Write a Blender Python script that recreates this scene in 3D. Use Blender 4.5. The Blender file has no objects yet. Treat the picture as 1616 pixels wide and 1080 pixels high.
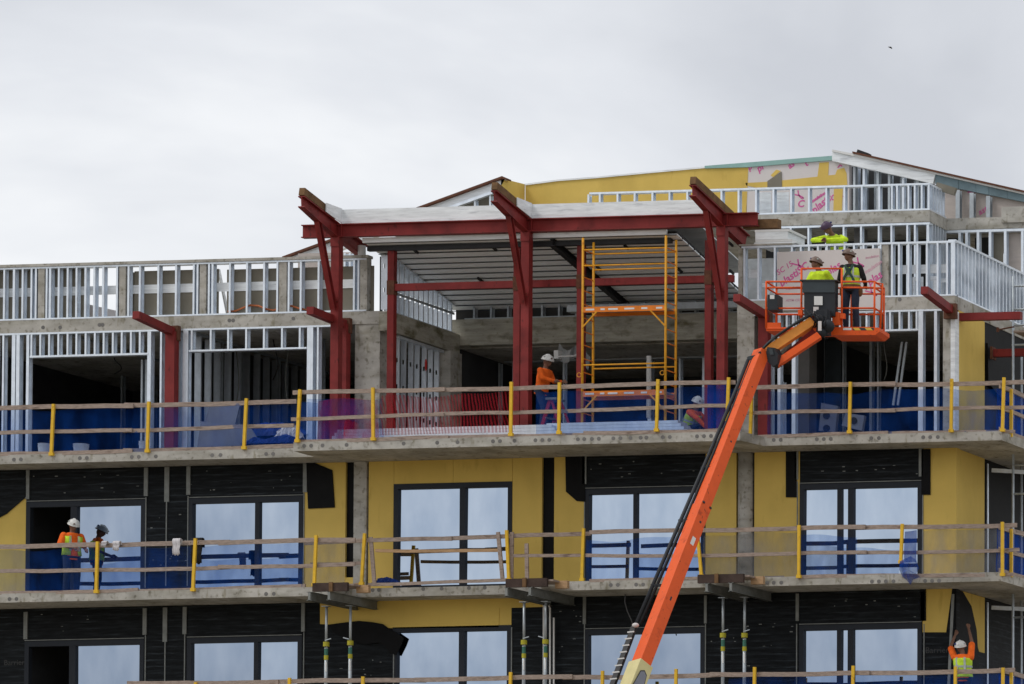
import bpy, math, random
from math import sin, cos, radians, pi, sqrt
from mathutils import Vector, Matrix
random.seed(7)
S = bpy.context.scene
COL = S.collection

# ------------------------------------------------------------------ camera
YAW, PIT, ROL = .0724, .0438, -.0127
CX, CY, FPX = 3721.8, 1419.3, 6900.0          # principal point and focal length in photo pixels (a long lens, shifted)
CF = Vector((-sin(YAW)*cos(PIT), cos(YAW)*cos(PIT), sin(PIT)))
_rt = Vector((cos(YAW), sin(YAW), 0)); _up = _rt.cross(CF)
CR = cos(ROL)*_rt + sin(ROL)*_up; CU = -sin(ROL)*_rt + cos(ROL)*_up
CAM = Vector((47.84666787, -94.7587975, 1.66877395))
cd = bpy.data.cameras.new('camera'); cam = bpy.data.objects.new('camera', cd); COL.objects.link(cam)
cam.matrix_world = Matrix(((CR.x, CU.x, -CF.x, CAM.x), (CR.y, CU.y, -CF.y, CAM.y), (CR.z, CU.z, -CF.z, CAM.z), (0, 0, 0, 1)))
cd.sensor_fit = 'HORIZONTAL'; cd.sensor_width = 36; cd.lens = FPX/1616*36
cd.shift_x = (808-CX)/1616; cd.shift_y = (CY-540)/1616
cd.clip_start = .5; cd.clip_end = 6000
S.camera = cam

# ------------------------------------------------------------------ world, sun, exposure
SUN_EL, SUN_AZ = radians(52), radians(-150)     # sun behind the camera's left shoulder, veiled by cloud
W = bpy.data.worlds.new('World'); S.world = W; W.use_nodes = True
nt = W.node_tree; nt.nodes.clear()
def N(t, k, **kw):
    n = t.nodes.new(k)
    for a, b in kw.items(): setattr(n, a, b)
    return n
wo = N(nt, 'ShaderNodeOutputWorld'); mixs = N(nt, 'ShaderNodeMixShader'); bgs = N(nt, 'ShaderNodeBackground'); bgc = N(nt, 'ShaderNodeBackground')
sky = N(nt, 'ShaderNodeTexSky', sky_type='NISHITA'); sky.sun_disc = False; sky.sun_elevation = SUN_EL; sky.sun_rotation = pi+radians(55)
tc = N(nt, 'ShaderNodeTexCoord'); mp = N(nt, 'ShaderNodeMapping'); mp.inputs['Scale'].default_value = (4, 4, 9); mp.inputs['Location'].default_value = (7.3, .9, 2.2)
n1 = N(nt, 'ShaderNodeTexNoise'); n1.inputs['Scale'].default_value = 1.2; n1.inputs['Detail'].default_value = 6; n1.inputs['Roughness'].default_value = .52; n1.inputs['Distortion'].default_value = .3
rp = N(nt, 'ShaderNodeValToRGB'); e = rp.color_ramp.elements
e[0].position = .34; e[0].color = (.475, .49, .525, 1); e[1].position = .66; e[1].color = (.83, .835, .835, 1)
m = e.new(.5); m.color = (.61, .625, .655, 1)
nt.links.new(tc.outputs['Generated'], mp.inputs[0]); nt.links.new(mp.outputs[0], n1.inputs[0]); nt.links.new(n1.outputs[0], rp.inputs[0])
nt.links.new(rp.outputs[0], bgc.inputs[0]); bgc.inputs[1].default_value = 1.38
nt.links.new(sky.outputs[0], bgs.inputs[0]); bgs.inputs[1].default_value = .08
mixs.inputs[0].default_value = .9
nt.links.new(bgs.outputs[0], mixs.inputs[1]); nt.links.new(bgc.outputs[0], mixs.inputs[2]); nt.links.new(mixs.outputs[0], wo.inputs[0])
sl = bpy.data.lights.new('sun', 'SUN'); sl.energy = 1.35; sl.angle = radians(20); sl.color = (1, .96, .9)
so = bpy.data.objects.new('sun', sl); COL.objects.link(so)
sd = Vector((-sin(radians(55))*cos(SUN_EL), -cos(radians(55))*cos(SUN_EL), sin(SUN_EL)))  # towards the sun
so.rotation_euler = sd.to_track_quat('Z', 'Y').to_euler(); so.location = (0, -40, 60)
S.view_settings.view_transform = 'Standard'; S.view_settings.look = 'None'; S.view_settings.gamma = 1; S.view_settings.exposure = 0
S.view_settings.use_curve_mapping = False
S.render.engine = 'CYCLES'; S.cycles.use_denoising = True; S.cycles.max_bounces = 8; S.cycles.transparent_max_bounces = 16

# ------------------------------------------------------------------ photo pixel -> point on the plane Y = const
def P(px, py, Y):
    d = CF + CR*((px-CX)/FPX) - CU*((py-CY)/FPX)
    return CAM + d*((Y-CAM.y)/d.y)
def PX(px, py, Y): return P(px, py, Y).x
def PZ(px, py, Y): return P(px, py, Y).z

# ------------------------------------------------------------------ mesh helpers
class MB:
    def __init__(s): s.v = []; s.f = []
    def add(s, vs, fs):
        o = len(s.v); s.v += [tuple(v) for v in vs]; s.f += [tuple(i+o for i in f) for f in fs]; return s
    def box(s, x0, x1, y0, y1, z0, z1):
        return s.add([(x, y, z) for z in (z0, z1) for y in (y0, y1) for x in (x0, x1)],
                     [(0, 2, 3, 1), (4, 5, 7, 6), (0, 1, 5, 4), (2, 6, 7, 3), (0, 4, 6, 2), (1, 3, 7, 5)])
    def beam(s, a, b, w, h, up=(0, 0, 1)):
        a = Vector(a); b = Vector(b); d = (b-a).normalized(); u = Vector(up)
        r = d.cross(u)
        if r.length < 1e-4: r = d.cross(Vector((0, 1, 0)))
        r.normalize(); u = r.cross(d); r = r*w/2; u = u*h/2
        return s.add([a-r-u, a+r-u, a+r+u, a-r+u, b-r-u, b+r-u, b+r+u, b-r+u],
                     [(0, 1, 2, 3), (7, 6, 5, 4), (0, 4, 5, 1), (1, 5, 6, 2), (2, 6, 7, 3), (3, 7, 4, 0)])
    def ibeam(s, a, b, w, h, t=.02):
        """I section: web and two flanges, w wide, h deep"""
        a = Vector(a); b = Vector(b); d = (b-a).normalized(); r = d.cross(Vector((0, 0, 1)))
        if r.length < 1e-4: r = Vector((1, 0, 0))
        r.normalize(); u = r.cross(d)
        o = u*(h/2-t/2)
        s.beam(a+o, b+o, w, t, u); s.beam(a-o, b-o, w, t, u); return s.beam(a, b, t*.8, h-2*t, u)
    def tube(s, pts, r, n=8, closed=False):
        pts = [Vector(p) for p in pts]; k = len(pts); rr = r if isinstance(r, (list, tuple)) else [r]*k
        vs = []; q = None
        for i, p in enumerate(pts):
            d = (pts[min(i+1, k-1)]-pts[max(i-1, 0)]).normalized()
            q = d.to_track_quat('Z', 'Y') if q is None else (q.to_matrix().col[2].rotation_difference(d) @ q)
            for j in range(n):
                a = 2*pi*j/n; vs.append(p + q @ Vector((cos(a)*rr[i], sin(a)*rr[i], 0)))
        fs = [(i*n+j, i*n+(j+1) % n, (i+1)*n+(j+1) % n, (i+1)*n+j) for i in range(k-1) for j in range(n)]
        fs += [tuple(range(n))[::-1], tuple(range((k-1)*n, k*n))]
        return s.add(vs, fs)
    def prism(s, pts, y0, y1):
        """polygon in XZ extruded from y0 to y1 (y0 < y1)"""
        n = len(pts); area = sum(pts[i][0]*pts[(i+1) % n][1]-pts[(i+1) % n][0]*pts[i][1] for i in range(n))
        if area < 0: pts = pts[::-1]
        vs = [(x, y0, z) for x, z in pts]+[(x, y1, z) for x, z in pts]
        return s.add(vs, [tuple(range(n)), tuple(range(2*n-1, n-1, -1))]+[(i, i+n, (i+1) % n+n, (i+1) % n) for i in range(n)])
    def pprism(s, pp, Y, t):
        q = [P(x, y, Y) for x, y in pp]; return s.prism([(p.x, p.z) for p in q], Y, Y+t)
    def prismx(s, pts, x0, x1):
        n = len(pts); area = sum(pts[i][0]*pts[(i+1) % n][1]-pts[(i+1) % n][0]*pts[i][1] for i in range(n))
        if area < 0: pts = pts[::-1]
        vs = [(x0, y, z) for y, z in pts]+[(x1, y, z) for y, z in pts]
        return s.add(vs, [tuple(range(n-1, -1, -1)), tuple(range(n, 2*n))]+[(i, (i+1) % n, (i+1) % n+n, i+n) for i in range(n)])
    def prismz(s, pts, z0, z1):
        n = len(pts); area = sum(pts[i][0]*pts[(i+1) % n][1]-pts[(i+1) % n][0]*pts[i][1] for i in range(n))
        if area < 0: pts = pts[::-1]
        vs = [(x, y, z0) for x, y in pts]+[(x, y, z1) for x, y in pts]
        return s.add(vs, [tuple(range(n-1, -1, -1)), tuple(range(n, 2*n))]+[(i, (i+1) % n, (i+1) % n+n, i+n) for i in range(n)])
    def ball(s, c, rx, ry=None, rz=None, n=12, m=8, top=False):
        ry = ry or rx; rz = rz or rx; c = Vector(c); vs = []; fs = []
        for i in range(m+1):
            t = (pi/2 if top else pi)*i/m
            for j in range(n): a = 2*pi*j/n; vs.append(c+Vector((rx*sin(t)*cos(a), ry*sin(t)*sin(a), rz*cos(t))))
        for i in range(m):
            for j in range(n): fs.append((i*n+j, (i+1)*n+j, (i+1)*n+(j+1) % n, i*n+(j+1) % n))
        return s.add(vs, fs)
    def build(s, name, mat, parent=None, loc=None, smooth=False, **props):
        me = bpy.data.meshes.new(name); me.from_pydata(s.v, [], s.f); me.update()
        o = bpy.data.objects.new(name, me); COL.objects.link(o)
        if mat: me.materials.append(mat)
        if smooth: me.shade_smooth()
        if parent: o.parent = parent
        if loc: o.location = loc
        for k, v in props.items(): o[k] = v
        return o
def thing(name, label, cat, loc=(0, 0, 0), group=None, rz=0):
    o = bpy.data.objects.new(name, None); COL.objects.link(o); o.location = loc; o.rotation_euler.z = rz; o.empty_display_size = .2
    o['label'] = label; o['category'] = cat
    if group: o['group'] = group
    return o
def box(name, mat, parent, x0, x1, y0, y1, z0, z1, **p):
    return MB().box(x0, x1, y0, y1, z0, z1).build(name, mat, parent, **p)
def link_copy(o, parent, loc, **p):
    c = o.copy(); COL.objects.link(c); c.parent = parent; c.location = loc
    for k, v in p.items(): c[k] = v
    return c

# ------------------------------------------------------------------ materials
def mat(name, col, rough=.8, metal=0, var=.12, scale=3., bump=0, bscale=40, spec=.25, stretch=None, streak=0, extra=None):
    m = bpy.data.materials.new(name); m.use_nodes = True; t = m.node_tree; b = t.nodes['Principled BSDF']
    b.inputs['Roughness'].default_value = rough; b.inputs['Metallic'].default_value = metal; b.inputs['Specular IOR Level'].default_value = spec
    tcn = N(t, 'ShaderNodeNewGeometry'); mpn = N(t, 'ShaderNodeMapping'); t.links.new(tcn.outputs['Position'], mpn.inputs[0])
    if stretch: mpn.inputs['Scale'].default_value = stretch
    nz = N(t, 'ShaderNodeTexNoise'); nz.inputs['Scale'].default_value = scale; nz.inputs['Detail'].default_value = 6; nz.inputs['Roughness'].default_value = .62
    t.links.new(mpn.outputs[0], nz.inputs[0])
    r = N(t, 'ShaderNodeValToRGB'); r.color_ramp.elements[0].position = .3; r.color_ramp.elements[1].position = .7
    c = Vector(col); r.color_ramp.elements[0].color = (*(c*(1-var)), 1); r.color_ramp.elements[1].color = (*(c*(1+var)), 1)
    t.links.new(nz.outputs[0], r.inputs[0]); out = r.outputs[0]
    for (scl, lo, hi, dark, st) in (extra or []):        # stains and dirt: noise patches multiplied towards a darker tone
        mp2 = N(t, 'ShaderNodeMapping'); mp2.inputs['Scale'].default_value = st or (1, 1, 1); t.links.new(tcn.outputs['Position'], mp2.inputs[0])
        n2 = N(t, 'ShaderNodeTexNoise'); n2.inputs['Scale'].default_value = scl; n2.inputs['Detail'].default_value = 5; t.links.new(mp2.outputs[0], n2.inputs[0])
        r2 = N(t, 'ShaderNodeValToRGB'); r2.color_ramp.elements[0].position = lo; r2.color_ramp.elements[1].position = hi
        r2.color_ramp.elements[0].color = (1, 1, 1, 1); r2.color_ramp.elements[1].color = (*dark, 1); t.links.new(n2.outputs[0], r2.inputs[0])
        mx = N(t, 'ShaderNodeMix', data_type='RGBA', blend_type='MULTIPLY'); mx.inputs[0].default_value = 1
        t.links.new(out, mx.inputs[6]); t.links.new(r2.outputs[0], mx.inputs[7]); out = mx.outputs[2]
    t.links.new(out, b.inputs['Base Color'])
    if bump:
        nb = N(t, 'ShaderNodeTexNoise'); nb.inputs['Scale'].default_value = bscale; nb.inputs['Detail'].default_value = 3; t.links.new(mpn.outputs[0], nb.inputs[0])
        bn = N(t, 'ShaderNodeBump'); bn.inputs['Strength'].default_value = bump; bn.inputs['Distance'].default_value = .01
        t.links.new(nb.outputs[0], bn.inputs['Height']); t.links.new(bn.outputs[0], b.inputs['Normal'])
    return m
def netmat(name, col, dens, fold=.35, moire=False, tint=(1, 1, 1)):
    m = bpy.data.materials.new(name); m.use_nodes = True; t = m.node_tree; t.nodes.clear()
    o = N(t, 'ShaderNodeOutputMaterial'); mx = N(t, 'ShaderNodeMixShader'); tr = N(t, 'ShaderNodeBsdfTransparent'); tr.inputs[0].default_value = (*tint, 1); mm = N(t, 'ShaderNodeMixShader')
    d = N(t, 'ShaderNodeBsdfDiffuse'); tl = N(t, 'ShaderNodeBsdfTranslucent'); d.inputs[0].default_value = (*col, 1); tl.inputs[0].default_value = (*col, 1)
    mm.inputs[0].default_value = .4; t.links.new(d.outputs[0], mm.inputs[1]); t.links.new(tl.outputs[0], mm.inputs[2])
    g = N(t, 'ShaderNodeNewGeometry'); mp_ = N(t, 'ShaderNodeMapping'); t.links.new(g.outputs['Position'], mp_.inputs[0])
    if moire:
        mp_.inputs['Rotation'].default_value = (0, radians(8), 0)
        w = N(t, 'ShaderNodeTexWave'); w.inputs['Scale'].default_value = 4.3; w.inputs['Distortion'].default_value = 9; w.inputs['Detail'].default_value = 2; w.inputs['Detail Scale'].default_value = .3
        w.bands_direction = 'X'
    else:
        mp_.inputs['Scale'].default_value = (1.6, 1.6, .55); mp_.inputs['Rotation'].default_value = (0, radians(24), 0)
        w = N(t, 'ShaderNodeTexNoise'); w.inputs['Scale'].default_value = 2.2; w.inputs['Detail'].default_value = 5
    t.links.new(mp_.outputs[0], w.inputs[0])
    mr = N(t, 'ShaderNodeMapRange'); mr.inputs[1].default_value = .3; mr.inputs[2].default_value = .7
    mr.inputs[3].default_value = dens*(1-fold); mr.inputs[4].default_value = dens*(1+fold)
    t.links.new(w.outputs['Fac'], mr.inputs[0]); t.links.new(mr.outputs[0], mx.inputs[0])
    t.links.new(tr.outputs[0], mx.inputs[1]); t.links.new(mm.outputs[0], mx.inputs[2]); t.links.new(mx.outputs[0], o.inputs[0]); return m
M = {}
M['conc'] = mat('concrete', (.43, .415, .38), .9, var=.2, scale=2.2, bump=.35, extra=[(1.4, .45, .7, (.66, .65, .60), (1, 1, 3)), (9, .56, .74, (.42, .40, .34), None), (3.5, .6, .68, (.68, .66, .58), (1.5, 1, .5))])
M['conc_form'] = mat('board_marked_concrete', (.36, .345, .29), .92, var=.28, scale=2, stretch=(.8, .8, 6), bump=.4, extra=[(2.2, .52, .68, (.42, .4, .3), (1, 1, 1.6)), (14, .6, .75, (.6, .58, .5), None)])
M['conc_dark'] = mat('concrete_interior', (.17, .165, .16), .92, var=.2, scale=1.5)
M['galv'] = mat('galvanised_steel', (.74, .80, .87), .42, .6, var=.12, scale=7, stretch=(1, 1, .6), bump=.05, bscale=8)
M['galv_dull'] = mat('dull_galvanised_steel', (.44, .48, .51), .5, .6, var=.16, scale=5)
M['deck_metal'] = mat('galvanised_roof_deck', (.88, .93, .97), .5, .0, var=.06, scale=4, stretch=(.4, 2, 1))
M['foil'] = mat('foil_faced_board', (.76, .79, .81), .55, .2, var=.16, scale=3, stretch=(.6, 1, 5), extra=[(3, .6, .72, (.72, .72, .74), (.7, 1, 4))])
M['red'] = mat('red_oxide_primer', (.20, .020, .019), .55, var=.14, scale=2.5, extra=[(2.2, .5, .72, (.62, .55, .55), None), (11, .64, .7, (.5, .62, .62), (1, 1, .35)), (.8, .45, .8, (1.15, 1.5, 1.5), None)], bump=.1)
M['rust'] = mat('rusty_steel', (.12, .05, .03), .85, var=.3, scale=9)
M['blackiron'] = mat('black_steel', (.02, .02, .022), .5, var=.2)
M['yellow'] = mat('yellow_sheathing', (.66, .47, .12), .88, var=.07, scale=.9, bump=.15, bscale=3, extra=[(1.1, .5, .85, (.82, .80, .74), (1, 1, .4)), (5, .62, .74, (.86, .84, .8), (1, 1, .25))])
M['membrane'] = mat('black_weather_membrane', (.0075, .009, .0105), .6, var=.5, scale=3, stretch=(1, 1, 9), bump=.6, bscale=4, spec=.10, extra=[(2.5, .45, .7, (2.2, 2.2, 2.2), (.6, 1, 6)), (7, .6, .75, (.5, .5, .5), (1, 1, 3))])
t = M['membrane'].node_tree; b = t.nodes['Principled BSDF']; src_ = b.inputs['Base Color'].links[0].from_socket
g2 = N(t, 'ShaderNodeNewGeometry'); w2 = N(t, 'ShaderNodeTexWave'); w2.bands_direction = 'Z'; w2.inputs['Scale'].default_value = 2.1; w2.inputs['Distortion'].default_value = 1.2; w2.inputs['Detail'].default_value = 3; w2.inputs['Detail Scale'].default_value = 2
r2 = N(t, 'ShaderNodeValToRGB'); r2.color_ramp.elements[0].position = .86; r2.color_ramp.elements[0].color = (1, 1, 1, 1); r2.color_ramp.elements[1].position = .97; r2.color_ramp.elements[1].color = (2.6, 2.6, 2.6, 1)
n3 = N(t, 'ShaderNodeTexNoise'); n3.inputs['Scale'].default_value = 1.3; m3 = N(t, 'ShaderNodeMapRange'); m3.inputs[1].default_value = .4; m3.inputs[2].default_value = .62
x3 = N(t, 'ShaderNodeMix', data_type='RGBA', blend_type='MULTIPLY')
t.links.new(g2.outputs['Position'], w2.inputs[0]); t.links.new(g2.outputs['Position'], n3.inputs[0]); t.links.new(n3.outputs[0], m3.inputs[0]); t.links.new(m3.outputs[0], x3.inputs[0])
t.links.new(w2.outputs[0], r2.inputs[0]); t.links.new(src_, x3.inputs[6]); t.links.new(r2.outputs[0], x3.inputs[7]); t.links.new(x3.outputs[2], b.inputs['Base Color'])
M['fabric'] = mat('loose_black_membrane', (.005, .005, .0055), .6, var=.3, scale=4, bump=.4, bscale=6, spec=.12)
M['frame'] = mat('dark_window_frame', (.017, .021, .029), .45, 0, var=.08, spec=.2)
M['flash'] = mat('steel_flashing', (.22, .23, .22), .6, .4, var=.2, scale=6)
M['wood'] = mat('weathered_lumber', (.33, .262, .222), .9, var=.32, scale=3, stretch=(2.5, 2.5, 14), bump=.3, extra=[(6, .58, .72, (.55, .5, .48), (.5, 1, 2))])
M['wood2'] = mat('fresh_lumber', (.42, .27, .15), .85, var=.25, scale=3, stretch=(2, 2, 14))
M['darkwood'] = mat('dark_timber', (.06, .04, .033), .85, var=.35, scale=4)
M['brownwood'] = mat('brown_timber', (.15, .085, .04), .85, var=.35, scale=5)
M['ypost'] = mat('yellow_painted_steel', (.74, .46, .035), .5, var=.1, scale=9, extra=[(8, .62, .75, (.6, .5, .4), None)])
M['scaf'] = mat('scaffold_yellow_paint', (.66, .31, .02), .5, var=.15, scale=6, extra=[(9, .6, .72, (.7, .55, .4), None)])
M['scaf_o'] = mat('scaffold_orange_paint', (.72, .2, .02), .5, var=.15, scale=6)
M['lift'] = mat('orange_machine_paint', (.74, .10, .014), .5, var=.07, scale=4, extra=[(5, .6, .74, (.62, .55, .5), None), (16, .66, .72, (.35, .4, .5), (1, 1, .5))])
M['lift_tan'] = mat('faded_orange_paint', (.72, .27, .045), .5, var=.12, scale=5)
M['cream'] = mat('cream_machine_paint', (.62, .55, .27), .5, var=.1, scale=3)
M['dark'] = mat('black_plastic', (.022, .025, .03), .5, var=.2)
M['slate'] = mat('slate_plastic', (.045, .058, .066), .55, var=.15)
M['rubber'] = mat('black_rubber', (.012, .012, .014), .5)
M['white'] = mat('white_plastic', (.68, .68, .67), .6, var=.05)
M['gyp'] = mat('gypsum_board', (.20, .185, .15), .95, var=.08, scale=1.5)
M['foam'] = mat('foam_insulation_board', (.62, .58, .57), .85, var=.04, scale=2)
M['foam_d'] = mat('weathered_foam_board', (.46, .41, .38), .9, var=.08, scale=3, stretch=(1, 1, 5))
M['pink'] = mat('pink_print', (.60, .12, .33), .8, var=.12, scale=9)
M['pinkpale'] = mat('pale_pink_print', (.60, .33, .42), .8, var=.1)
M['greyprint'] = mat('grey_print', (.055, .055, .055), .8)
M['teal'] = mat('teal_sheet', (.26, .43, .40), .7, var=.08, scale=3)
M['teal_d'] = mat('blue_grey_fascia', (.15, .21, .235), .5, .4, var=.2, scale=2)
M['bluetarp'] = mat('blue_tarpaulin', (.008, .035, .19), .7, var=.5, scale=4, bump=.5, bscale=7)
M['drywall'] = mat('grey_drywall_sheet', (.22, .23, .27), .9, var=.1)
M['cloth'] = mat('white_rag', (.6, .58, .6), .95, var=.1, bump=.4)
M['hose'] = mat('orange_hose', (.42, .13, .05), .6)
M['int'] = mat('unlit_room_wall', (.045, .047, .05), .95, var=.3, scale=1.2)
M['redtool'] = mat('red_ladder_paint', (.45, .03, .03), .5)
M['poly'] = mat('clear_plastic_wrap', (.35, .36, .36), .3, var=.3, scale=6)
M['green'] = mat('prop_green_paint', (.05, .16, .12), .6)
M['ygreen'] = mat('prop_yellow_paint', (.42, .38, .03), .5)
M['bluenet'] = netmat('blue_debris_net', (.012, .10, .52), .20, .55, tint=(.78, .86, .98))
M['bluenet2'] = netmat('folded_blue_net', (.010, .06, .36), .70, .35)
M['rednet'] = netmat('red_safety_net', (.50, .025, .04), .26, .9, moire=True)
M['pinknet'] = netmat('doubled_red_net', (.50, .014, .07), .40, .95)
M['palenet'] = netmat('pale_worn_net', (.27, .29, .33), .34, .55)
# mirror coated glass
g = bpy.data.materials.new('coated_glass'); g.use_nodes = True; b = g.node_tree.nodes['Principled BSDF']
b.inputs['Base Color'].default_value = (.35, .425, .545, 1); b.inputs['Metallic'].default_value = 1; b.inputs['Roughness'].default_value = .015
t = g.node_tree; gp = N(t, 'ShaderNodeNewGeometry'); nz = N(t, 'ShaderNodeTexNoise'); nz.inputs['Scale'].default_value = .9; bn = N(t, 'ShaderNodeBump'); bn.inputs['Strength'].default_value = .04; bn.inputs['Distance'].default_value = .02
gd = N(t, 'ShaderNodeTexNoise'); gd.inputs['Scale'].default_value = 1.1; gd.inputs['Detail'].default_value = 7; gr = N(t, 'ShaderNodeValToRGB'); gm2 = N(t, 'ShaderNodeMapping'); gm2.inputs['Scale'].default_value = (1.5, 1, .6)
gr.color_ramp.elements[0].position = .3; gr.color_ramp.elements[0].color = (.31, .38, .49, 1); gr.color_ramp.elements[1].position = .7; gr.color_ramp.elements[1].color = (.42, .485, .585, 1)
t.links.new(gp.outputs['Position'], gm2.inputs[0]); t.links.new(gm2.outputs[0], gd.inputs[0]); t.links.new(gd.outputs[0], gr.inputs[0]); t.links.new(gr.outputs[0], b.inputs['Base Color'])
t.links.new(gp.outputs['Position'], nz.inputs[0]); t.links.new(nz.outputs[0], bn.inputs['Height']); t.links.new(bn.outputs[0], b.inputs['Normal'])
M['glass'] = g
# striped hazard paint
hz = bpy.data.materials.new('hazard_stripes'); hz.use_nodes = True; t = hz.node_tree; b = t.nodes['Principled BSDF']; gp = N(t, 'ShaderNodeTexCoord'); w = N(t, 'ShaderNodeTexWave')
w.inputs['Scale'].default_value = 2.2; w.wave_type = 'BANDS'; w.bands_direction = 'DIAGONAL'; r = N(t, 'ShaderNodeValToRGB'); r.color_ramp.interpolation = 'CONSTANT'
r.color_ramp.elements[0].color = (.02, .02, .02, 1); r.color_ramp.elements[1].color = (.7, .42, .04, 1); r.color_ramp.elements[1].position = .5
t.links.new(gp.outputs['Object'], w.inputs[0]); t.links.new(w.outputs[0], r.inputs[0]); t.links.new(r.outputs[0], b.inputs['Base Color']); M['hazard'] = hz
def plain(name, c, r=.85): return mat(name, c, r, var=.22, scale=9, bump=(1.0 if r > .8 else 0), bscale=11)
M['skin'] = plain('skin', (.20, .105, .07), .6); M['lime'] = plain('lime_fabric', (.55, .75, .03)); M['limev'] = plain('lime_vest_fabric', (.55, .76, .05))
M['orangef'] = plain('orange_fabric', (.85, .14, .015)); M['denim'] = plain('dark_denim', (.025, .035, .06)); M['blackf'] = plain('black_fabric', (.015, .014, .015))
M['refl'] = plain('silver_reflective_tape', (.42, .46, .44), .5); M['helw'] = plain('white_hard_hat', (.68, .68, .66), .35); M['helb'] = plain('stickered_brown_hard_hat', (.16, .11, .09), .45)
M['help'] = plain('dark_patterned_hard_hat', (.07, .04, .08), .4); M['belt'] = plain('leather_tool_belt', (.16, .08, .035)); M['strap'] = plain('dark_green_webbing', (.03, .07, .05)); M['boot'] = plain('work_boot_leather', (.07, .045, .03))

# ------------------------------------------------------------------ levels
L2, L1, L0, RF = 16.65, 13.475, 10.30, 19.87       # deck tops and roof slab top
CB = 19.58                                          # underside of the roof edge beam
PT = 21.12                                          # top of the parapet studs
XL, XR = -14.5, 9.62                                # left end of what is built, right corner of the facade
XC0, XC1 = PX(597, 600, 0), PX(1163, 600, 0)        # the open recess under the canopy
YB = 3.15

# ------------------------------------------------------------------ ground
gm = mat('dusty_ground', (.25, .21, .15), .95, var=.25, scale=.2)
MB().add([(-900, -900, 0), (900, -900, 0), (900, 900, 0), (-900, 900, 0)], [(0, 1, 2, 3)]).build('ground', gm, kind='structure')

# ------------------------------------------------------------------ the building
B = thing('hotel_building', 'unfinished concrete building with yellow sheathing, black membrane and steel stud framing', 'building')
# deck slabs: outline in XY seen from above
def slab(pts, ztop, t, holes=()):
    o = MB().prismz(pts, ztop-t, ztop).build('balcony_slab', M['conc'], B)
    if holes:
        mb = MB()
        for px, py, Y in holes:
            p = P(px, py, Y); mb.tube([(p.x, Y-.003, p.z), (p.x, Y+.02, p.z)], .045, 10)
        mb.build('tie_hole', M['conc_dark'], o, kind='stuff')
    return o
xa, xb, xr = PX(463, 702, -1.75), PX(1168, 688, -1.75), PX(1581, 681, -.9)
Y0 = -.004
up = slab([(XL, -.9), (xa, -.9), (xa, -1.75), (xb, -1.75), (xb+.15, -.9), (xr, -.9), (xr, 9), (XL, 9)], L2, .205,
     [(x, 727-x*.022-1, -.9) for x in (22, 33, 126, 137, 208, 219, 246, 335, 348, 420, 431)] + [(x, 712.5-(x-480)*.0245-9+.5, -1.75) for x in (480, 491, 509, 547, 637, 690, 722, 778, 789, 812, 845, 856, 867, 912, 922, 934, 945, 968, 979, 995, 1011, 1020, 1046, 1057, 1100, 1111, 1122)]
     + [(x, 695-(x-1200)*.018, -.9) for x in (1221, 1232, 1289, 1300, 1311, 1375, 1387, 1457, 1468, 1480)])
xm0, xm1 = PX(565, 926, -.75), PX(870, 918, -.75)
slab([(XL, -1.2), (xm0-.25, -1.2), (xm0-.25, -.75), (xm1, -.75), (xm1, -1.2), (PX(1581, 908, -1.2), -1.2), (PX(1581, 908, -1.2), 9), (XL, 9)], L1, .2,
     [(x, 946-x*.02, -1.2) for x in (15, 26, 420, 432)] + [(x, 931.5-(x-588)*.022, -.75) for x in (588, 598, 668, 697, 740, 765)]
     + [(x, 923.5-(x-964)*.014, -1.2) for x in (964, 975, 1004, 1015)] + [(x, 920-(x-1211)*.012, -1.2) for x in (1211, 1221, 1233, 1376, 1387, 1398, 1410, 1460, 1471, 1482)])
slab([(XL, -1.2), (PX(1581, 1070, -1.2), -1.2), (PX(1581, 1070, -1.2), 9), (XL, 9)], L0, .2)
# roof slab with its edge beam, around the recess
rs = MB().box(XL, XC0, 0, 9, CB, RF); rs.box(XC1, XR, 0, 9, CB, RF); rs.box(XC0+.002, XC1-.002, YB+.3, 9, CB, RF-.003)
rs.build('roof_slab', M['conc'], B)
mb = MB()
for px, py in ((68, 517), (95, 517), (157, 513), (162, 513), (228, 509), (362, 506), (368, 506), (463, 503), (1420, 473), (1247, 478), (1256, 478)):
    p = P(px, py, 0); mb.tube([(p.x, -.003, p.z), (p.x, .02, p.z)], .045, 10)
mb.build('tie_hole', M['conc_dark'], B, kind='stuff')
# the deep board-marked beam behind the canopy, the beam along the left return
zb1, zb0 = PZ(900, 500, YB), PZ(900, 541, YB)
box('concrete_beam', M['conc_form'], B, XC0+.003, XC1-.003, YB, YB+.297, zb0, zb1, label='stained board-marked beam under the canopy')
box('concrete_beam', M['conc_form'], B, XC0, XC0+.25, .001, YB-.002, 19.42, RF-.01)
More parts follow.
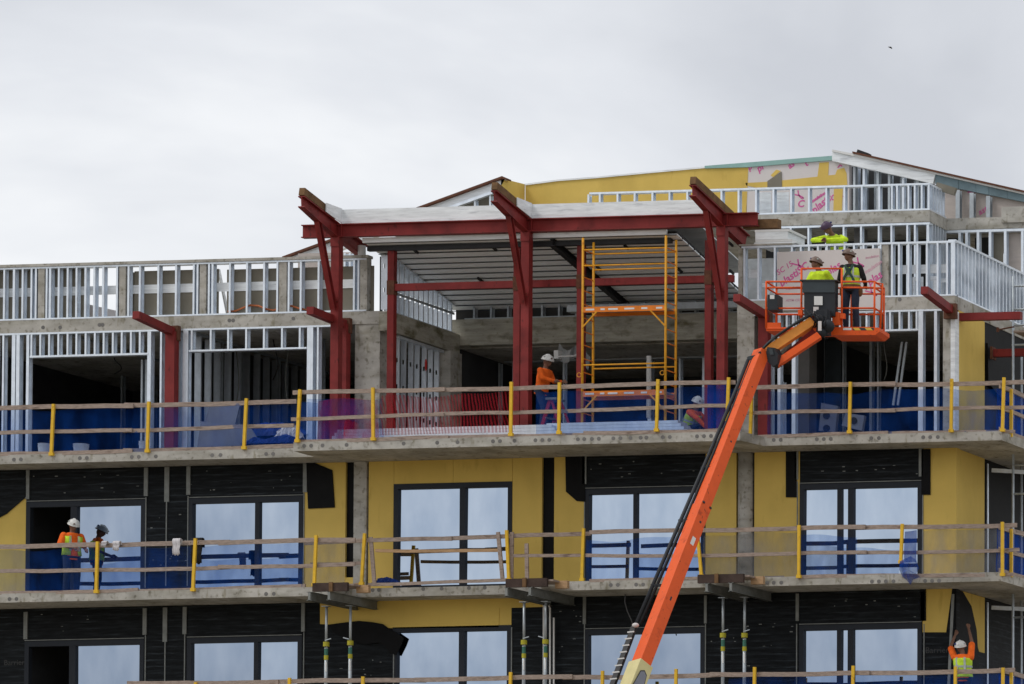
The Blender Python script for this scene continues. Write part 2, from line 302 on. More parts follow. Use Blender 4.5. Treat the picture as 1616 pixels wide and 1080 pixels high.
# columns
def column(x0, x1, y0, y1, z0, z1, m='conc', **k): return box('concrete_column', M[m], B, x0, x1, y0, y1, z0, z1, **k)
column(PX(560, 600, .02), XC0+.02, .02, .5, L2, CB-.002)
column(PX(690, 620, YB-.5), PX(704, 620, YB-.5)+.1, YB-.5, YB+.02, L2, 19.41)
column(XC1, PX(1190, 600, 0), .004, .4, L2, CB-.002)
column(PX(1488, 580, .0), PX(1502, 580, 0), .004, .4, L2, CB-.002)
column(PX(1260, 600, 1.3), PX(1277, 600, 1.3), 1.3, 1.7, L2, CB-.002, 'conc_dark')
XCOL0, XCOL1 = PX(559, 820, 0), PX(579, 820, 0)
XCL0, XCL1 = PX(1164, 820, 0), PX(1187, 820, 0)
for z0, z1 in ((L1, L2-.21), (L0, L1-.21)):
    if z0 > L0: box('concrete_column', M['conc'], B, XCOL0, XCOL1, -.03, .4, z0, z1)
    if z0 > L0: MB().tube([((XCL0+XCL1)/2, .05, z0), ((XCL0+XCL1)/2, .05, z1)], (XCL1-XCL0)/2, 20).build('round_column', M['conc'], B, smooth=True)
# interior of the open storeys
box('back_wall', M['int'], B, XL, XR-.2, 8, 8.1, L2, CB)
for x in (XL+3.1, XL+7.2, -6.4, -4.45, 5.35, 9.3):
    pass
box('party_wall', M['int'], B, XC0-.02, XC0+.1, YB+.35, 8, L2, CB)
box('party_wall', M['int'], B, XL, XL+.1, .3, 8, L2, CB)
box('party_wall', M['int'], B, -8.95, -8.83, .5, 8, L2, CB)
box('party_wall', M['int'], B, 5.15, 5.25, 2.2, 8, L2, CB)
# lower storeys down to the ground, out of the frame
for k, zz in enumerate((L0-.2-2.97, L0-.2-2.97*2-.2, 0)):
    z1 = (L0-.2, L0-.2-3.17, L0-.2-6.34)[k]; z0 = (L0-3.17-.03, L0-6.34-.03, 0)[k]
    box('lower_wall', M['membrane'], B, XL, XR, 0, .2, max(0, z0), z1-.002)
    if z0 > 0: box('balcony_slab', M['conc'], B, XL, XR+.4, -1.2, -.002, z0-.17, z0+.03)

# facade walls of the two clad storeys: (px0, px1, material) between the windows
WIN = {  # name: (outer px0, px1, mullion px list, open_left)
 'a': (41, 229), 'b': (297, 478), 'c': (621, 808), 'd': (923, 1113), 'e': (1262, 1455)}
yref = 850
def X(px): return PX(px, yref, 0)
WH = 15.70-L1+.0      # window head height above the deck
WHc = 15.92-L1
def clad(x0, x1, z0, z1, m, y0=0, label=None, part='sheathing_panel'):
    n = max(1, round((x1-x0)/1.22)) if m == 'yellow' else 1
    for i in range(n):
        a, b_ = x0+(x1-x0)*i/n, x0+(x1-x0)*(i+1)/n
        box(part if m == 'yellow' else 'membrane_panel', M[m], B, a+.004, b_-.004, y0, .2, z0, z1, **({'label': label} if label else {}))
segs1 = [(-60, 41, 'yellow'), (229, 297, 'membrane'), (478, 545, 'yellow'), (581, 621, 'yellow'), (808, 855, 'yellow'), (874, 923, 'yellow'), (1113, 1162, 'yellow'), (1190, 1262, 'yellow'), (1455, 1509.5, 'yellow')]
segs0 = [(-60, 41, 'membrane'), (229, 297, 'membrane'), (478, 621, 'membrane'), (808, 923, 'membrane'), (1113, 1262, 'membrane'), (1455, 1509.5, 'membrane')]
for base, top, segs in ((L1, L2-.205, segs1), (L0, L1-.2, segs0)):
    for a, b_, m_ in segs: clad(X(a), X(b_), base+.002, top-.002, m_)
    for k, (a, b_) in WIN.items():
        h = base+(WHc if k == 'c' else WH)+(0 if base == L1 else (0.0))
        if base == L0 and k == 'c': h = L0+2.37
        clad(X(a), X(b_), h+.002, top-.002, 'yellow' if k == 'c' else 'membrane')
# recesses either side of the concrete columns: their shade painted as black sheets
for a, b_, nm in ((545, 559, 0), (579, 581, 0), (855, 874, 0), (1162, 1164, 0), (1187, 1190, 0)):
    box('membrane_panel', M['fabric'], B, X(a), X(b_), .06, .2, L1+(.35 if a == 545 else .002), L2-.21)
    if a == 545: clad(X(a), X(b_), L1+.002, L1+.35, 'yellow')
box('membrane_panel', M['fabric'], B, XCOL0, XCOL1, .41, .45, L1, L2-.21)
# yellow sheathing that shows above the membrane on the lower storey
MB().pprism([(505, 950), (790, 938), (858, 936), (858, 958), (788, 960), (787, 990), (625, 992), (505, 985)], -.012, .01).build('sheathing_panel', M['yellow'], B, label='yellow sheathing left uncovered under the middle balcony')
MB().pprism([(1456, 925), (1503, 925), (1493, 998), (1456, 998)], -.012, .01).build('sheathing_panel', M['yellow'], B)
# loose and lapped membrane pieces on the yellow sheathing
def flap(pp, Y=-.03, name='membrane_flap', m='fabric', **k): return MB().pprism(pp, Y, .02).build(name, M[m], B, **k)
flap([(-30, 738), (41, 742), (41, 784), (10, 811), (-30, 832)], m='membrane', label='black membrane cut on a slant beside the first window')
flap([(483, 728), (492, 729), (524, 742), (528, 801), (486, 803)], label='loose flap of black membrane right of the second window')
flap([(892, 720), (923, 720), (923, 792), (910, 791), (893, 776)], label='rounded black flap left of the fourth window')
flap([(1240, 709), (1257, 709), (1257, 785), (1240, 785)])
flap([(1454, 709), (1468, 709), (1468, 781), (1454, 781)])
flap([(518, 986), (540, 983), (566, 980), (588, 982), (604, 985), (613, 992), (624, 998), (637, 1007), (633, 1018), (625, 1034), (614, 1030), (608, 1020), (598, 1014), (577, 1017), (556, 1013), (541, 1004), (527, 999)], -.06, label='torn black membrane hanging over the yellow sheathing')
flap([(1452, 930), (1461, 930), (1461, 980), (1452, 980)])

def window(k, base, parts, head=None):
    """parts: px of the mullion bands; a pane fills every gap. None = open gap"""
    a, b_ = WIN[k]; x0, x1 = X(a), X(b_); z0 = base+.06; z1 = base+(head or (WHc if k == 'c' else WH))
    w = MB(); fw = .10
    w.box(x0, x0+fw, -.012, .12, z0, z1); w.box(x1-fw, x1, -.012, .12, z0, z1)
    w.box(x0+fw, x1-fw, -.012, .12, z1-fw-.02, z1); w.box(x0+fw, x1-fw, -.012, .12, z0, z0+.07)
    f = w.build('window', M['frame'], B)
    edges = [x0+fw]
    for (m0, m1) in parts['mull']:
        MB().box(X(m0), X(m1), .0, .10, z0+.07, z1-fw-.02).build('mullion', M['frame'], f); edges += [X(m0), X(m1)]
    edges.append(x1-fw)
    for i in range(0, len(edges), 2):
        if i//2 in parts.get('open', ()): continue
        pn = box('pane', M['glass'], f, edges[i]-.004, edges[i+1]+.004, .06, .075, z0+.066, z1-fw-.016)
        cxx, czz = (edges[i]+edges[i+1])/2, (z0+z1)/2; rx_, rz_ = radians(random.uniform(-.35, .35)), radians(random.uniform(-.15, .15)); cv = Vector((cxx, .067, czz))
        pn.matrix_world = Matrix.Translation(cv) @ Matrix.Rotation(rx_, 4, 'X') @ Matrix.Rotation(rz_, 4, 'Z') @ Matrix.Translation(-cv)
    return f
for base in (L1, L0):
    window('a', base, {'mull': [(113, 118), (120, 123)] if 0 else [(111, 121)], 'open': (0,)})
    window('b', base, {'mull': [(402, 409)]})
    window('c', base, {'mull': [(725, 734)]}, None if base == L1 else 2.37)
    window('d', base, {'mull': [(999, 1005)] if base == L1 else []})
    window('e', base, {'mull': [(1321, 1328), (1338, 1347)]})  # left bar is a dark line reflected in the glass, built solid
    # room behind the open sliding door
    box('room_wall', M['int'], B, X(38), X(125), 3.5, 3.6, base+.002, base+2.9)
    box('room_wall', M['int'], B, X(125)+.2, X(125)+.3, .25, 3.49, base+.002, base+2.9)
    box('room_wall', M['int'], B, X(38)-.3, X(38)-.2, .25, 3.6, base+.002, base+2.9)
# flashings: vertical steel strips and the pale beads around the openings
def strip(px, y0, y1, w=.07, Y=-.03, m='flash'):
    xm = PX(px, (y0+y1)/2, Y); box('flashing_strip', M[m], B, xm-w/2, xm+w/2, Y, Y+.028, PZ(px, y1, Y), PZ(px, y0, Y))
for px, y0, y1, w in ((43, 742, 788, .09), (230, 738, 783, .09), (263, 737, 792, .11), (297, 736, 781, .09), (481, 731, 777, .09), (922, 720, 764, .09), (1257, 710, 757, .07), (1453, 708, 752, .09),
                      (40, 966, 1009, .09), (228, 960, 1002, .09), (260, 959, 1013, .1), (291, 958, 1001, .09), (478, 952, 997, .08), (922, 940, 985, .07), (1113, 940, 984, .06), (1258, 937, 980, .07), (1456, 934, 980, .09)): strip(px, y0, y1, w)
for px, y0, y1 in ((229.5, 785, 928), (262, 792, 925), (296, 783, 925), (479, 778, 925), (229, 1003, 1085), (260, 1013, 1085), (291, 1001, 1085), (479, 998, 1085), (1257, 985, 1085), (1113, 985, 1085), (922, 985, 1085), (621, 1020, 1085), (1458, 985, 1085), (807, 990, 1085), (1258, 760, 905), (1456, 757, 905), (922, 765, 912)):
    strip(px, y0, y1, .022, -.02)
for k in ('a', 'b', 'd', 'e'):
    for base in (L1, L0):
        a, b_ = WIN[k]; box('flashing_strip', M['flash'], B, X(a), X(b_), -.02, -.002, base+WH+.015, base+WH+.032)
def lettering(txt, p, size, mt, parent, rot=(pi/2, 0, 0), name='lettering', shear=0, ext=.0006, bold=0):
    c = bpy.data.curves.new(name, 'FONT'); c.body = txt; c.size = size; c.extrude = ext; c.shear = shear; c.offset = bold; c.resolution_u = 3
    o = bpy.data.objects.new(name, c); COL.objects.link(o); o.location = p; o.rotation_euler = rot; c.materials.append(M[mt]); o.parent = parent; return o
p = P(1460, 1031, -.004); lettering('Barrier', p, .19, 'greyprint', B, name='membrane_lettering')
p = P(6, 1050, -.004); lettering('Barrier', p, .17, 'greyprint', B, name='membrane_lettering')

mb = MB(); rr_ = random.Random(5)
for (a, b_, c, d, n_) in ((50, 225, 745, 780, 9), (300, 475, 742, 776, 10), (232, 292, 800, 900, 14), (930, 1100, 725, 755, 8), (1265, 1450, 715, 750, 8), (60, 225, 965, 1000, 6), (1265, 1450, 945, 975, 8), (640, 800, 1030, 1080, 0), (1120, 1250, 960, 1060, 14), (490, 610, 1040, 1080, 10), (880, 920, 960, 1060, 8)):
    for _ in range(n_):
        p = P(rr_.uniform(a, b_), rr_.uniform(c, d), -.004); w_, h_ = rr_.uniform(.01, .07), rr_.uniform(.008, .022); mb.box(p.x, p.x+w_, -.006, -.001, p.z, p.z+h_)
mb.build('tape_scrap', M['flash'], B, kind='stuff')
# the return round the right corner (runs back into the site along Y)
ZT = 9.0
for base, top in ((L1, L2-.205), (L2, CB)):
    box('sheathing_panel', M['yellow'], B, XR-.2, XR, .202, 1.72, base+.002, top-.002)
    box('membrane_panel', M['fabric'], B, XR-.22, XR-.02, 1.722, 7, base+.002, top-.002)
box('membrane_panel', M['membrane'], B, XR-.2, XR, .202, 7, L0+.002, L1-.202)
MB().prismx([(.3, L1-.21), (1.71, L1-.21), (1.71, L0+1.7), (1.4, L0+1.7), (.9, L0+2.2), (.3, L0+2.4)], XR, XR+.012).build('sheathing_panel', M['yellow'], B, label='sliver of yellow sheathing beside the black curtain at the corner')
MB().prismx([(-.02, L1-.21), (.4, L1-.22), (.9, L1-.5), (1.2, L1-1.0), (1.35, L1-1.9), (1.6, L1-2.9), (-.02, L1-2.9)], XR+.014, XR+.03).build('membrane_flap', M['fabric'], B, label='dark membrane curtain at the lower corner')
MB().box(XR-.09, XR+.01, -.03, .2, L2+.02, CB-.05).build('corner_trim', M['foil'], B)
for z0, z1 in ((L1+.1, L2-.3), (L0+.2, L1-.3)):
    box('flashing_strip', M['galv'], B, XR+.002, XR+.02, 1.85, 1.92, z0, z1)
MB().beam((XR+.1, 1.9, L2-.45), (XR+1.8, 2.2, L2-.55), .05, .09).build('ledger_angle', M['galv'], B)
MB().beam((XR+.1, 1.9, L1-.42), (XR+1.8, 2.2, L1-.5), .05, .09).build('ledger_angle', M['galv'], B)
flapr = MB().prismx([(1.75, 19.1), (2.0, 18.95), (2.8, 18.75), (4.5, 18.6), (4.5, 17.8), (2.4, 18.0), (1.8, 18.2)], XR+.005, XR+.06).build('membrane_flap', M['fabric'], B, label='drooping black membrane on the side wall beside the corner')

# ------------------------------------------------------------------ steel stud framing (C sections, one mesh per depth, scaled in height)
def cstud(depth=.15, w=.042, t=.003, lip=.012):
    """C section, web on the left, open to the right, front flange towards -Y; unit height"""
    mb = MB(); mb.box(0, t, 0, depth, 0, 1); mb.box(t, w, 0, t, 0, 1); mb.box(t, w, depth-t, depth, 0, 1); mb.box(w-t, w, t, lip, 0, 1); mb.box(w-t, w, depth-lip, depth-t, 0, 1)
    me = bpy.data.meshes.new('stud'); me.from_pydata(mb.v, [], mb.f); me.materials.append(M['galv']); return me
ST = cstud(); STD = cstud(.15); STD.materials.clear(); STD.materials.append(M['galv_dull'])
def stud(parent, x, y, z0, z1, me=None, rz=0, sx=1, name='stud', lean=0):
    o = bpy.data.objects.new(name, me or ST); COL.objects.link(o); o.parent = parent; o.location = (x, y, z0); o.scale = (sx, 1, z1-z0); o.rotation_euler = (0, lean, rz); return o
def frame_wall(name, tracks, label, mt='galv'):
    w_ = None
    for (x0, x1, y, z, h) in tracks:
        if w_ is None: w_ = MB().box(x0, x1, y-.004, y+.156, z, z+h).build(name, M[mt], B, label=label)
        else: MB().box(x0, x1, y-.004, y+.156, z, z+h).build('track', M[mt], w_)
    return w_
# -- left parapet
xe = PX(578, 450, 0)
pw = frame_wall('parapet_frame', [(XL, xe, 0, RF+.002, .035), (XL, xe, 0, PT-.075, .04)], 'steel stud parapet along the left roof edge')
cap = MB().box(XL, xe+.05, -.03, .19, PT-.032, PT+.03).build('parapet_cap', M['conc'], pw)
zs0, zs1 = RF+.037, PT-.075
for px in (-12, 5, 20, 34, 48, 55, 72, 77, 91, 105, 119, 133, 147, 161, 183, 201, 219, 248, 276, 304, 310, 328, 333.5, 361, 388, 415, 436, 454, 473, 501, 557, 564):
    w = 1.25 if px in (20, 77) else 1
    stud(pw, PX(px, 460, 0), .0, zs0, zs1, sx=w)
for a, b_ in ((60, 70), (188, 198), (315, 325), (440, 452), (568, 579)):
    box('stub_column', M['conc'], pw, PX(a, 460, .01), PX(b_, 460, .01), .01, .2, RF, PT-.033)
box('blocking_strip', M['foil'], pw, XL, PX(560, 455, .16), .158, .165, 20.44, 20.64)
# boards fixed to the far side, with gaps where the sky shows
def board(a, b_, z0, z1, y=.175, m='gyp', **k): box('sheathing_board', M[m], pw, PX(a, 460, y), PX(b_, 460, y), y, y+.016, z0, z1, **k)
board(-60, 137, RF, PT-.05); board(212, 345, RF, PT-.16); board(358, 590, RF, PT-.18)
MB().pprism([(137, 505), (137, 480), (190, 492), (190, 505)], .4, .016).build('sheathing_board', M['foam'], pw)
MB().pprism([(203, 505), (203, 430), (213, 430), (213, 504)], .2, .016).build('sheathing_board', M['gyp'], pw)
MB().beam(P(345, 425, .5), P(360, 500, .5), .09, .03).build('raking_brace', M['foil'], pw)
hose = [P(x, y, .12) for x, y in ((360, 492), (372, 491), (384, 486), (395, 482), (408, 483), (420, 488), (432, 490), (448, 484), (460, 483), (472, 487), (500, 492))]
MB().tube(hose, .022, 8).build('hose', M['hose'], smooth=True, label='orange hose looped behind the studs of the left parapet', category='hose')
# -- left open storey
fw = frame_wall('front_frame', [(XL, PX(45, 620, 0), 0, CB-.042, .04), (PX(45, 620, 0), PX(256, 520, 0), 0, CB-.042, .04), (PX(284, 520, 0), PX(545, 510, 0), 0, CB-.042, .04), (XL, PX(45, 700, 0), 0, L2+.001, .035), (PX(234, 700, 0), PX(297, 700, 0), 0, L2+.001, .035), (PX(484, 700, 0), PX(545, 700, 0), 0, L2+.001, .035)], 'steel stud framing of the left open storey')
zt = CB-.042
zh1 = PZ(140, 560, 0); MB().box(PX(47, 560, 0), PX(234, 560, 0), -.006, .158, zh1-.035, zh1+.01).build('header_track', M['galv'], fw)
for px in (48, 62, 76, 90.5, 105, 119, 133.5, 148, 162, 176.5, 190.5, 205, 219): stud(fw, PX(px, 545, 0), 0, zh1+.01, zt)
zh2 = PZ(390, 551, 0); MB().box(PX(298, 551, 0), PX(484, 549, 0), -.006, .158, zh2-.03, zh2+.01).build('header_track', M['galv'], fw)
for px in (301, 331, 358.5, 387, 415, 443.5, 471.5): stud(fw, PX(px, 535, 0), 0, zh2+.01, zt)
for px, w in ((-9, 1), (3, 1), (18, 2.0), (25, 1.9), (41, 1.5), (232, 2.0), (252, 1), (280.5, 1), (288, 1.9), (293.5, 1), (484, 2.0), (489.5, 1.4), (499.5, 1), (536, 1)):
    stud(fw, PX(px, 610, 0), 0, L2+.036, zt, sx=w)
# partition inside the second opening, running back
ptn = MB().box(PX(300, 610, .35)-.02, PX(300, 610, .35)+.1, .35, 6.5, CB-.04, CB-.002).build('partition_frame', M['galv_dull'], B, label='stud partition running back inside the left storey')
xp = PX(301, 610, .4)
for k in range(15):
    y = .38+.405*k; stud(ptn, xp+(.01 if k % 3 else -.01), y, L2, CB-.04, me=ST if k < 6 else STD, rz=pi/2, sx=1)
    if k in (3, 5, 9): stud(ptn, xp, y+.09, L2, CB-.04, me=STD, rz=pi/2)
MB().box(XL+3.2, XL+3.3, .35, 6.5, CB-.04, CB-.002).build('partition_frame', M['galv_dull'], B)
for k in range(6):
    stud(B, PX(60, 620, 2.5)+k*.8, 5.8, L2, CB, me=STD, name='stud')
for k in range(5):
    stud(B, PX(505, 610, 1.6)+k*.3, 1.6+.3*k, L2, CB, me=STD, name='stud')
for px in (222, 229): stud(B, PX(px, 620, .8), .8, L2, zh1, me=STD)
# -- return framing along the left side of the recess (walls along Y, webs facing the camera)
def ystud(parent, x, y, z0, z1, mt='galv', w=.145):
    """stud of a wall that runs along Y: its web faces the street, with punched service holes"""
    mb = MB(); hz_ = [h for h in (.45, 1.0, 1.6, 2.2) if h < z1-z0-.15]; hw, hh = .02, .05
    z = 0
    for h in hz_: mb.box(0, w, 0, .003, z, h-hh); z = h+hh
    mb.box(0, w, 0, .003, z, z1-z0)
    for h in hz_: mb.box(0, w/2-hw, 0, .003, h-hh, h+hh); mb.box(w/2+hw, w, 0, .003, h-hh, h+hh)
    mb.box(0, .003, .003, .042, 0, z1-z0); mb.box(w-.003, w, .003, .042, 0, z1-z0)
    return mb.build('stud', M[mt], parent, loc=(x, y, z0))
rw = MB().box(XC0+.03, XC0+.19, .2, YB-.1, RF-.008, RF+.03).build('return_frame', M['galv'], B, label='stud wall on the side beam under the left end of the canopy')
def zroof(y): return 21.38-.225*(y+.6)      # underside of the canopy deck
for k in range(13):
    y = .3+.215*k; ystud(rw, XC0+.035, y, RF+.03, zroof(y)-.04, w=.15)
for y in (.03, .16): ystud(rw, XC0+.03, y, RF+.03, zroof(y)-.1, w=.15)
MB().tube([(XC0+.0, .1, RF), (XC0+.0, .1, zroof(.1)-.1)], .035, 8).build('dark_post', M['blackiron'], rw)
MB().tube([P(571, 404, .2), P(571, 388, .2)], .085, 14).build('white_pipe', M['white'], rw)
MB().add([(XC0+.03, .2, zroof(.2)-.05), (XC0+.19, .2, zroof(.2)-.05), (XC0+.19, YB-.1, zroof(YB-.1)-.05), (XC0+.03, YB-.1, zroof(YB-.1)-.05)] +
         [(XC0+.03, .2, zroof(.2)-.01), (XC0+.19, .2, zroof(.2)-.01), (XC0+.19, YB-.1, zroof(YB-.1)-.01), (XC0+.03, YB-.1, zroof(YB-.1)-.01)],
         [(0, 3, 2, 1), (4, 5, 6, 7), (0, 1, 5, 4), (1, 2, 6, 5), (2, 3, 7, 6), (3, 0, 4, 7)]).build('top_track', M['galv'], rw)
box('blocking_strip', M['galv_dull'], rw, XC0+.192, XC0+.198, .3, YB-.15, 20.3, 20.36)
rl = MB().box(XC0+.03, XC0+.19, .55, YB-.6, 19.34, 19.40).build('return_frame', M['galv'], B, label='stud opening below the side beam of the recess')
for y in (.62, .9, 1.22, 1.5, 1.82, 2.1, 2.38): ystud(rl, XC0+.04, y, L2, 19.34, w=.11)
for y, z in ((1.5, 18.9), (1.55, 18.7), (1.5, 18.5)): pass
MB().ball((XC0+.25, 1.62, 18.9), .025, .04, .14).build('red_fitting', M['redtool'], rl)
# -- framing at the back of the recess
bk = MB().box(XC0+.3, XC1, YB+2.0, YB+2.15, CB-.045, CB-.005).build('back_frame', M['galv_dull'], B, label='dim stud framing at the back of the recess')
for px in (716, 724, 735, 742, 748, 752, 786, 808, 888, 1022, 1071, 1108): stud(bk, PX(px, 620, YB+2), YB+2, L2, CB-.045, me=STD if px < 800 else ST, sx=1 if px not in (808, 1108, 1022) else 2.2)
MB().box(PX(1071, 560, YB+2)-.02, PX(1112, 560, YB+2), YB+1.99, YB+2.0, PZ(1090, 558, YB+2), PZ(1090, 553, YB+2)).build('header_track', M['galv'], bk)
MB().tube([P(1024, 562, 2.6), P(1024, 660, 2.6)], .055, 10).build('white_pipe', M['white'], bk)
MB().box(PX(874, 555, 2.2), PX(881, 555, 2.2), 2.2, 2.4, PZ(877, 566, 2.2), PZ(877, 553, 2.2)).build('junction_box', M['white'], bk)
MB().tube([P(880, 563, 2.2), P(905, 562, 2.2), P(912, 560, 2.2)], .018, 6).build('conduit', M['white'], bk)
# draped plastic wrap under the soffit
mb = MB(); nn = 9
pts = [P(883+k*6, 550+8*sin(k*.9)+k*2, 2.8+.1*sin(k*2)) for k in range(nn)]
mb.add([q for p_ in pts for q in (p_+Vector((0, 0, .12)), p_-Vector((.05, 0, .18)))], [(2*i, 2*i+1, 2*i+3, 2*i+2) for i in range(nn-1)])
po = mb.build('plastic_wrap', M['poly'], bk); sm = po.modifiers.new('s', 'SOLIDIFY'); sm.thickness = .01
# -- right open storey
fr = frame_wall('front_frame', [(PX(1190, 480, 0), PX(1486, 480, 0), 0, CB-.042, .04), (PX(1190, 700, 0), PX(1280, 700, 0), 0, L2+.001, .035), (PX(1448, 690, 0), PX(1486, 690, 0), 0, L2+.001, .035)], 'steel stud framing of the right open storey')
zh3 = PZ(1400, 521, 0); MB().box(PX(1236, 521, 0), PX(1449, 521, 0), -.006, .158, zh3-.03, zh3+.012).build('header_track', M['galv'], fr)
for px in (1240, 1254, 1268, 1282, 1296, 1310, 1324, 1338, 1352, 1366, 1380, 1395, 1403, 1418, 1433, 1445): stud(fr, PX(px, 505, 0), 0, zh3+.012, zt)
for px, w in ((1211, 1.2), (1216, .8), (1227, 1.6), (1249.5, 2), (1449, 2.6), (1474, 1.6)): stud(fr, PX(px, 600, 0), 0, L2+.036, zt, sx=w)
for px, y in ((1300, 3), (1329, 3), (1372, 3.2), (1384, 3.2)): stud(fr, PX(px, 600, y), y, L2, CB-.002, me=STD, sx=1.4 if px == 1372 else .9)
stud(fr, PX(1234, 640, 1), 1, L2, 18.2, me=ST)
MB().beam(P(1410, 640, 1.5), P(1424, 540, 1.5), .05, .05).build('raking_brace', M['galv_dull'], fr); MB().beam(P(1417, 640, 1.5), P(1431, 540, 1.5), .04, .05).build('raking_brace', M['galv_dull'], fr)
box('dim_panel', M['slate'], fr, PX(1303, 600, 3), PX(1328, 600, 3), 2.95, 2.99, L2, CB-.1)
# -- right parapet
pr = frame_wall('parapet_frame', [(PX(1170, 470, 0), XR, 0, RF+.002, .035), (PX(1170, 390, 0), XR, 0, PT-.05, .045)], 'steel stud parapet along the right roof edge')
zs1 = PT-.05
for px in (1173, 1195, 1221, 1248, 1262, 1275, 1289, 1303, 1316, 1331, 1346, 1361, 1376, 1388, 1406, 1417, 1432, 1446, 1461, 1478, 1493): stud(pr, PX(px, 430, 0), 0, zs0, zs1)
stud(pr, XR-.10, 0, zs0, zs1, sx=2.3)
for a, b_ in ((1165, 1172), (1392, 1402)): box('stub_column', M['conc'], pr, PX(a, 440, .01), PX(b_, 440, .01), .01, .2, RF, PT-.052)
box('blocking_strip', M['foil'], pr, PX(1175, 430, .16), PX(1200, 430, .16), .158, .165, 20.42, 20.62)
box('blocking_strip', M['foil'], pr, PX(1406, 430, .16), PX(1500, 430, .16), .158, .165, 20.42, 20.62)
box('parapet_cap', M['conc'], pr, PX(1166, 395, -.02), PX(1250, 395, 0), -.03, .19, PT+.0, PT+.035)
for a, z0, z1 in ((1198, RF+.04, 20.3), (1440, RF+.04, 20.35), (1462, RF+.04, 20.35), (1482, RF+.04, 20.3)):
    xx = PX(a, 450, .17); mb = MB(); mb.box(xx, xx+.06, .17, .2, z0, z1); mb.box(xx+.16, xx+.24, .17, .2, z0, z1); mb.box(xx+.06, xx+.16, .17, .2, z1-.09, z1); mb.build('blocking_plate', M['foil'], pr)
# the sheet of foam board being fixed
fb = MB().pprism([(1226, 398), (1388, 392), (1389, 489), (1227, 490)], -.05, .045).build('insulation_board', M['foam'], B, label='pale foam insulation board with pink print held against the right parapet')
def pr_text(txt, px, py, size, mt='pink', ang=0, Y=-.052, parent=fb, sh=.2, bold=.002):
    return lettering(txt, P(px, py, Y), size, mt, parent, rot=(pi/2, -ang, 0), shear=sh, bold=bold)
A = radians(33)
pr_text('plastiSC', 1233, 453, .235, 'pink', A, bold=.006); pr_text('SC 15', 1228, 435, .17, 'pink', A); pr_text('plas', 1372, 451, .24, 'pink', A, bold=.005); pr_text('insulation', 1366, 433, .12, 'pinkpale', A); pr_text('insulation', 1240, 458, .10, 'pinkpale', radians(5))
pr_text('plas', 1307, 436, .24, 'pink', A, bold=.005); pr_text('ASTM C578', 1240, 476, .075, 'pinkpale', 0); pr_text('insulation', 1366, 409, .08, 'pinkpale', radians(8))
def ribbon(px, py, s, parent=fb, Y=-.052, flip=1):
    c = P(px, py, Y); pts = [c+Vector((flip*s*a, 0, s*b_)) for a, b_ in ((-1.1, .25), (-.5, .05), (.1, -.1), (.7, -.35), (1.0, -.6), (.55, -.65), (.2, -.25), (.0, .2), (-.1, .9))]
    mb = MB()
    for i in range(len(pts)-1): mb.beam(pts[i], pts[i+1], .0015, .035*s/.15, Vector((0, 0, 1)) if abs((pts[i+1]-pts[i]).normalized().z) < .8 else Vector((1, 0, 0)))
    mb.build('pink_emblem', M['pink'], parent)
ribbon(1260, 418, .14); ribbon(1354, 415, .14); ribbon(1375, 461, .13)
# -- side parapet round the corner
ps = MB().box(XR-.15, XR, .1, 7, RF+.002, RF+.037).build('side_parapet_frame', M['galv'], B, label='steel stud parapet running back from the right corner')
MB().box(XR-.16, XR+.01, .0, 7, PT-.03, PT+.02).build('top_track', M['galv'], ps)
for k in range(30):
    y = .14+.205*k; stud(ps, XR, y, RF+.037, PT-.03, me=ST, rz=pi/2)
box('sheathing_board', M['galv_dull'], ps, XR-.19, XR-.16, 1.2, 1.9, RF+.1, PT-.2); box('sheathing_board', M['galv_dull'], ps, XR-.19, XR-.16, 2.5, 5, RF+.1, PT-.2)
box('blocking_strip', M['galv_dull'], ps, XR-.158, XR-.152, .3, 7, 20.4, 20.6)

# ------------------------------------------------------------------ upper set-back storey
YS = 5.0
zu1 = PZ(1330, 335.5, YS); zu0 = PZ(1330, 354, YS); xu0 = PX(930, 330, YS); xu1 = PX(1467, 340, YS)
box('roof_slab', M['conc'], B, xu0, xu1, YS, 9, zu0, zu1); xu2 = xu1+9; box('roof_slab', M['conc'], B, xu1+.001, xu2, YS+1.0, 9, zu0, zu1-.003)
box('concrete_upstand', M['conc'], B, PX(1579, 335, YS+.9), PX(1700, 330, YS+.9), YS+.95, YS+1.3, zu1-.15, PZ(1600, 327, YS+1))
uf = frame_wall('terrace_frame', [(xu0, xu1, YS, zu1+.001, .04), (xu0, xu1, YS, PZ(1300, 296.5, YS), .045)], 'steel stud upstand on the upper roof edge')
zq = PZ(1300, 296.5, YS)
for px in (927, 945, 973, 1000, 1028, 1055, 1083, 1111, 1137, 1164, 1191.5, 1219, 1247, 1275, 1302.5, 1331, 1358.5, 1386, 1406, 1414, 1432, 1442, 1453, 1464): stud(uf, PX(px, 315, YS), YS, zu1+.04, zq)
sf = MB().box(xu1-.15, xu1, YS+.16, YS+1.0, zq, zq+.045).box(xu1-.15, xu1, YS+.16, YS+1, zu1, zu1+.04).build('terrace_side_frame', M['galv'], B, label='short stud return on the upper roof edge')
for k in range(5): stud(sf, xu1, YS+.2+.17*k, zu1+.04, zq, rz=pi/2)
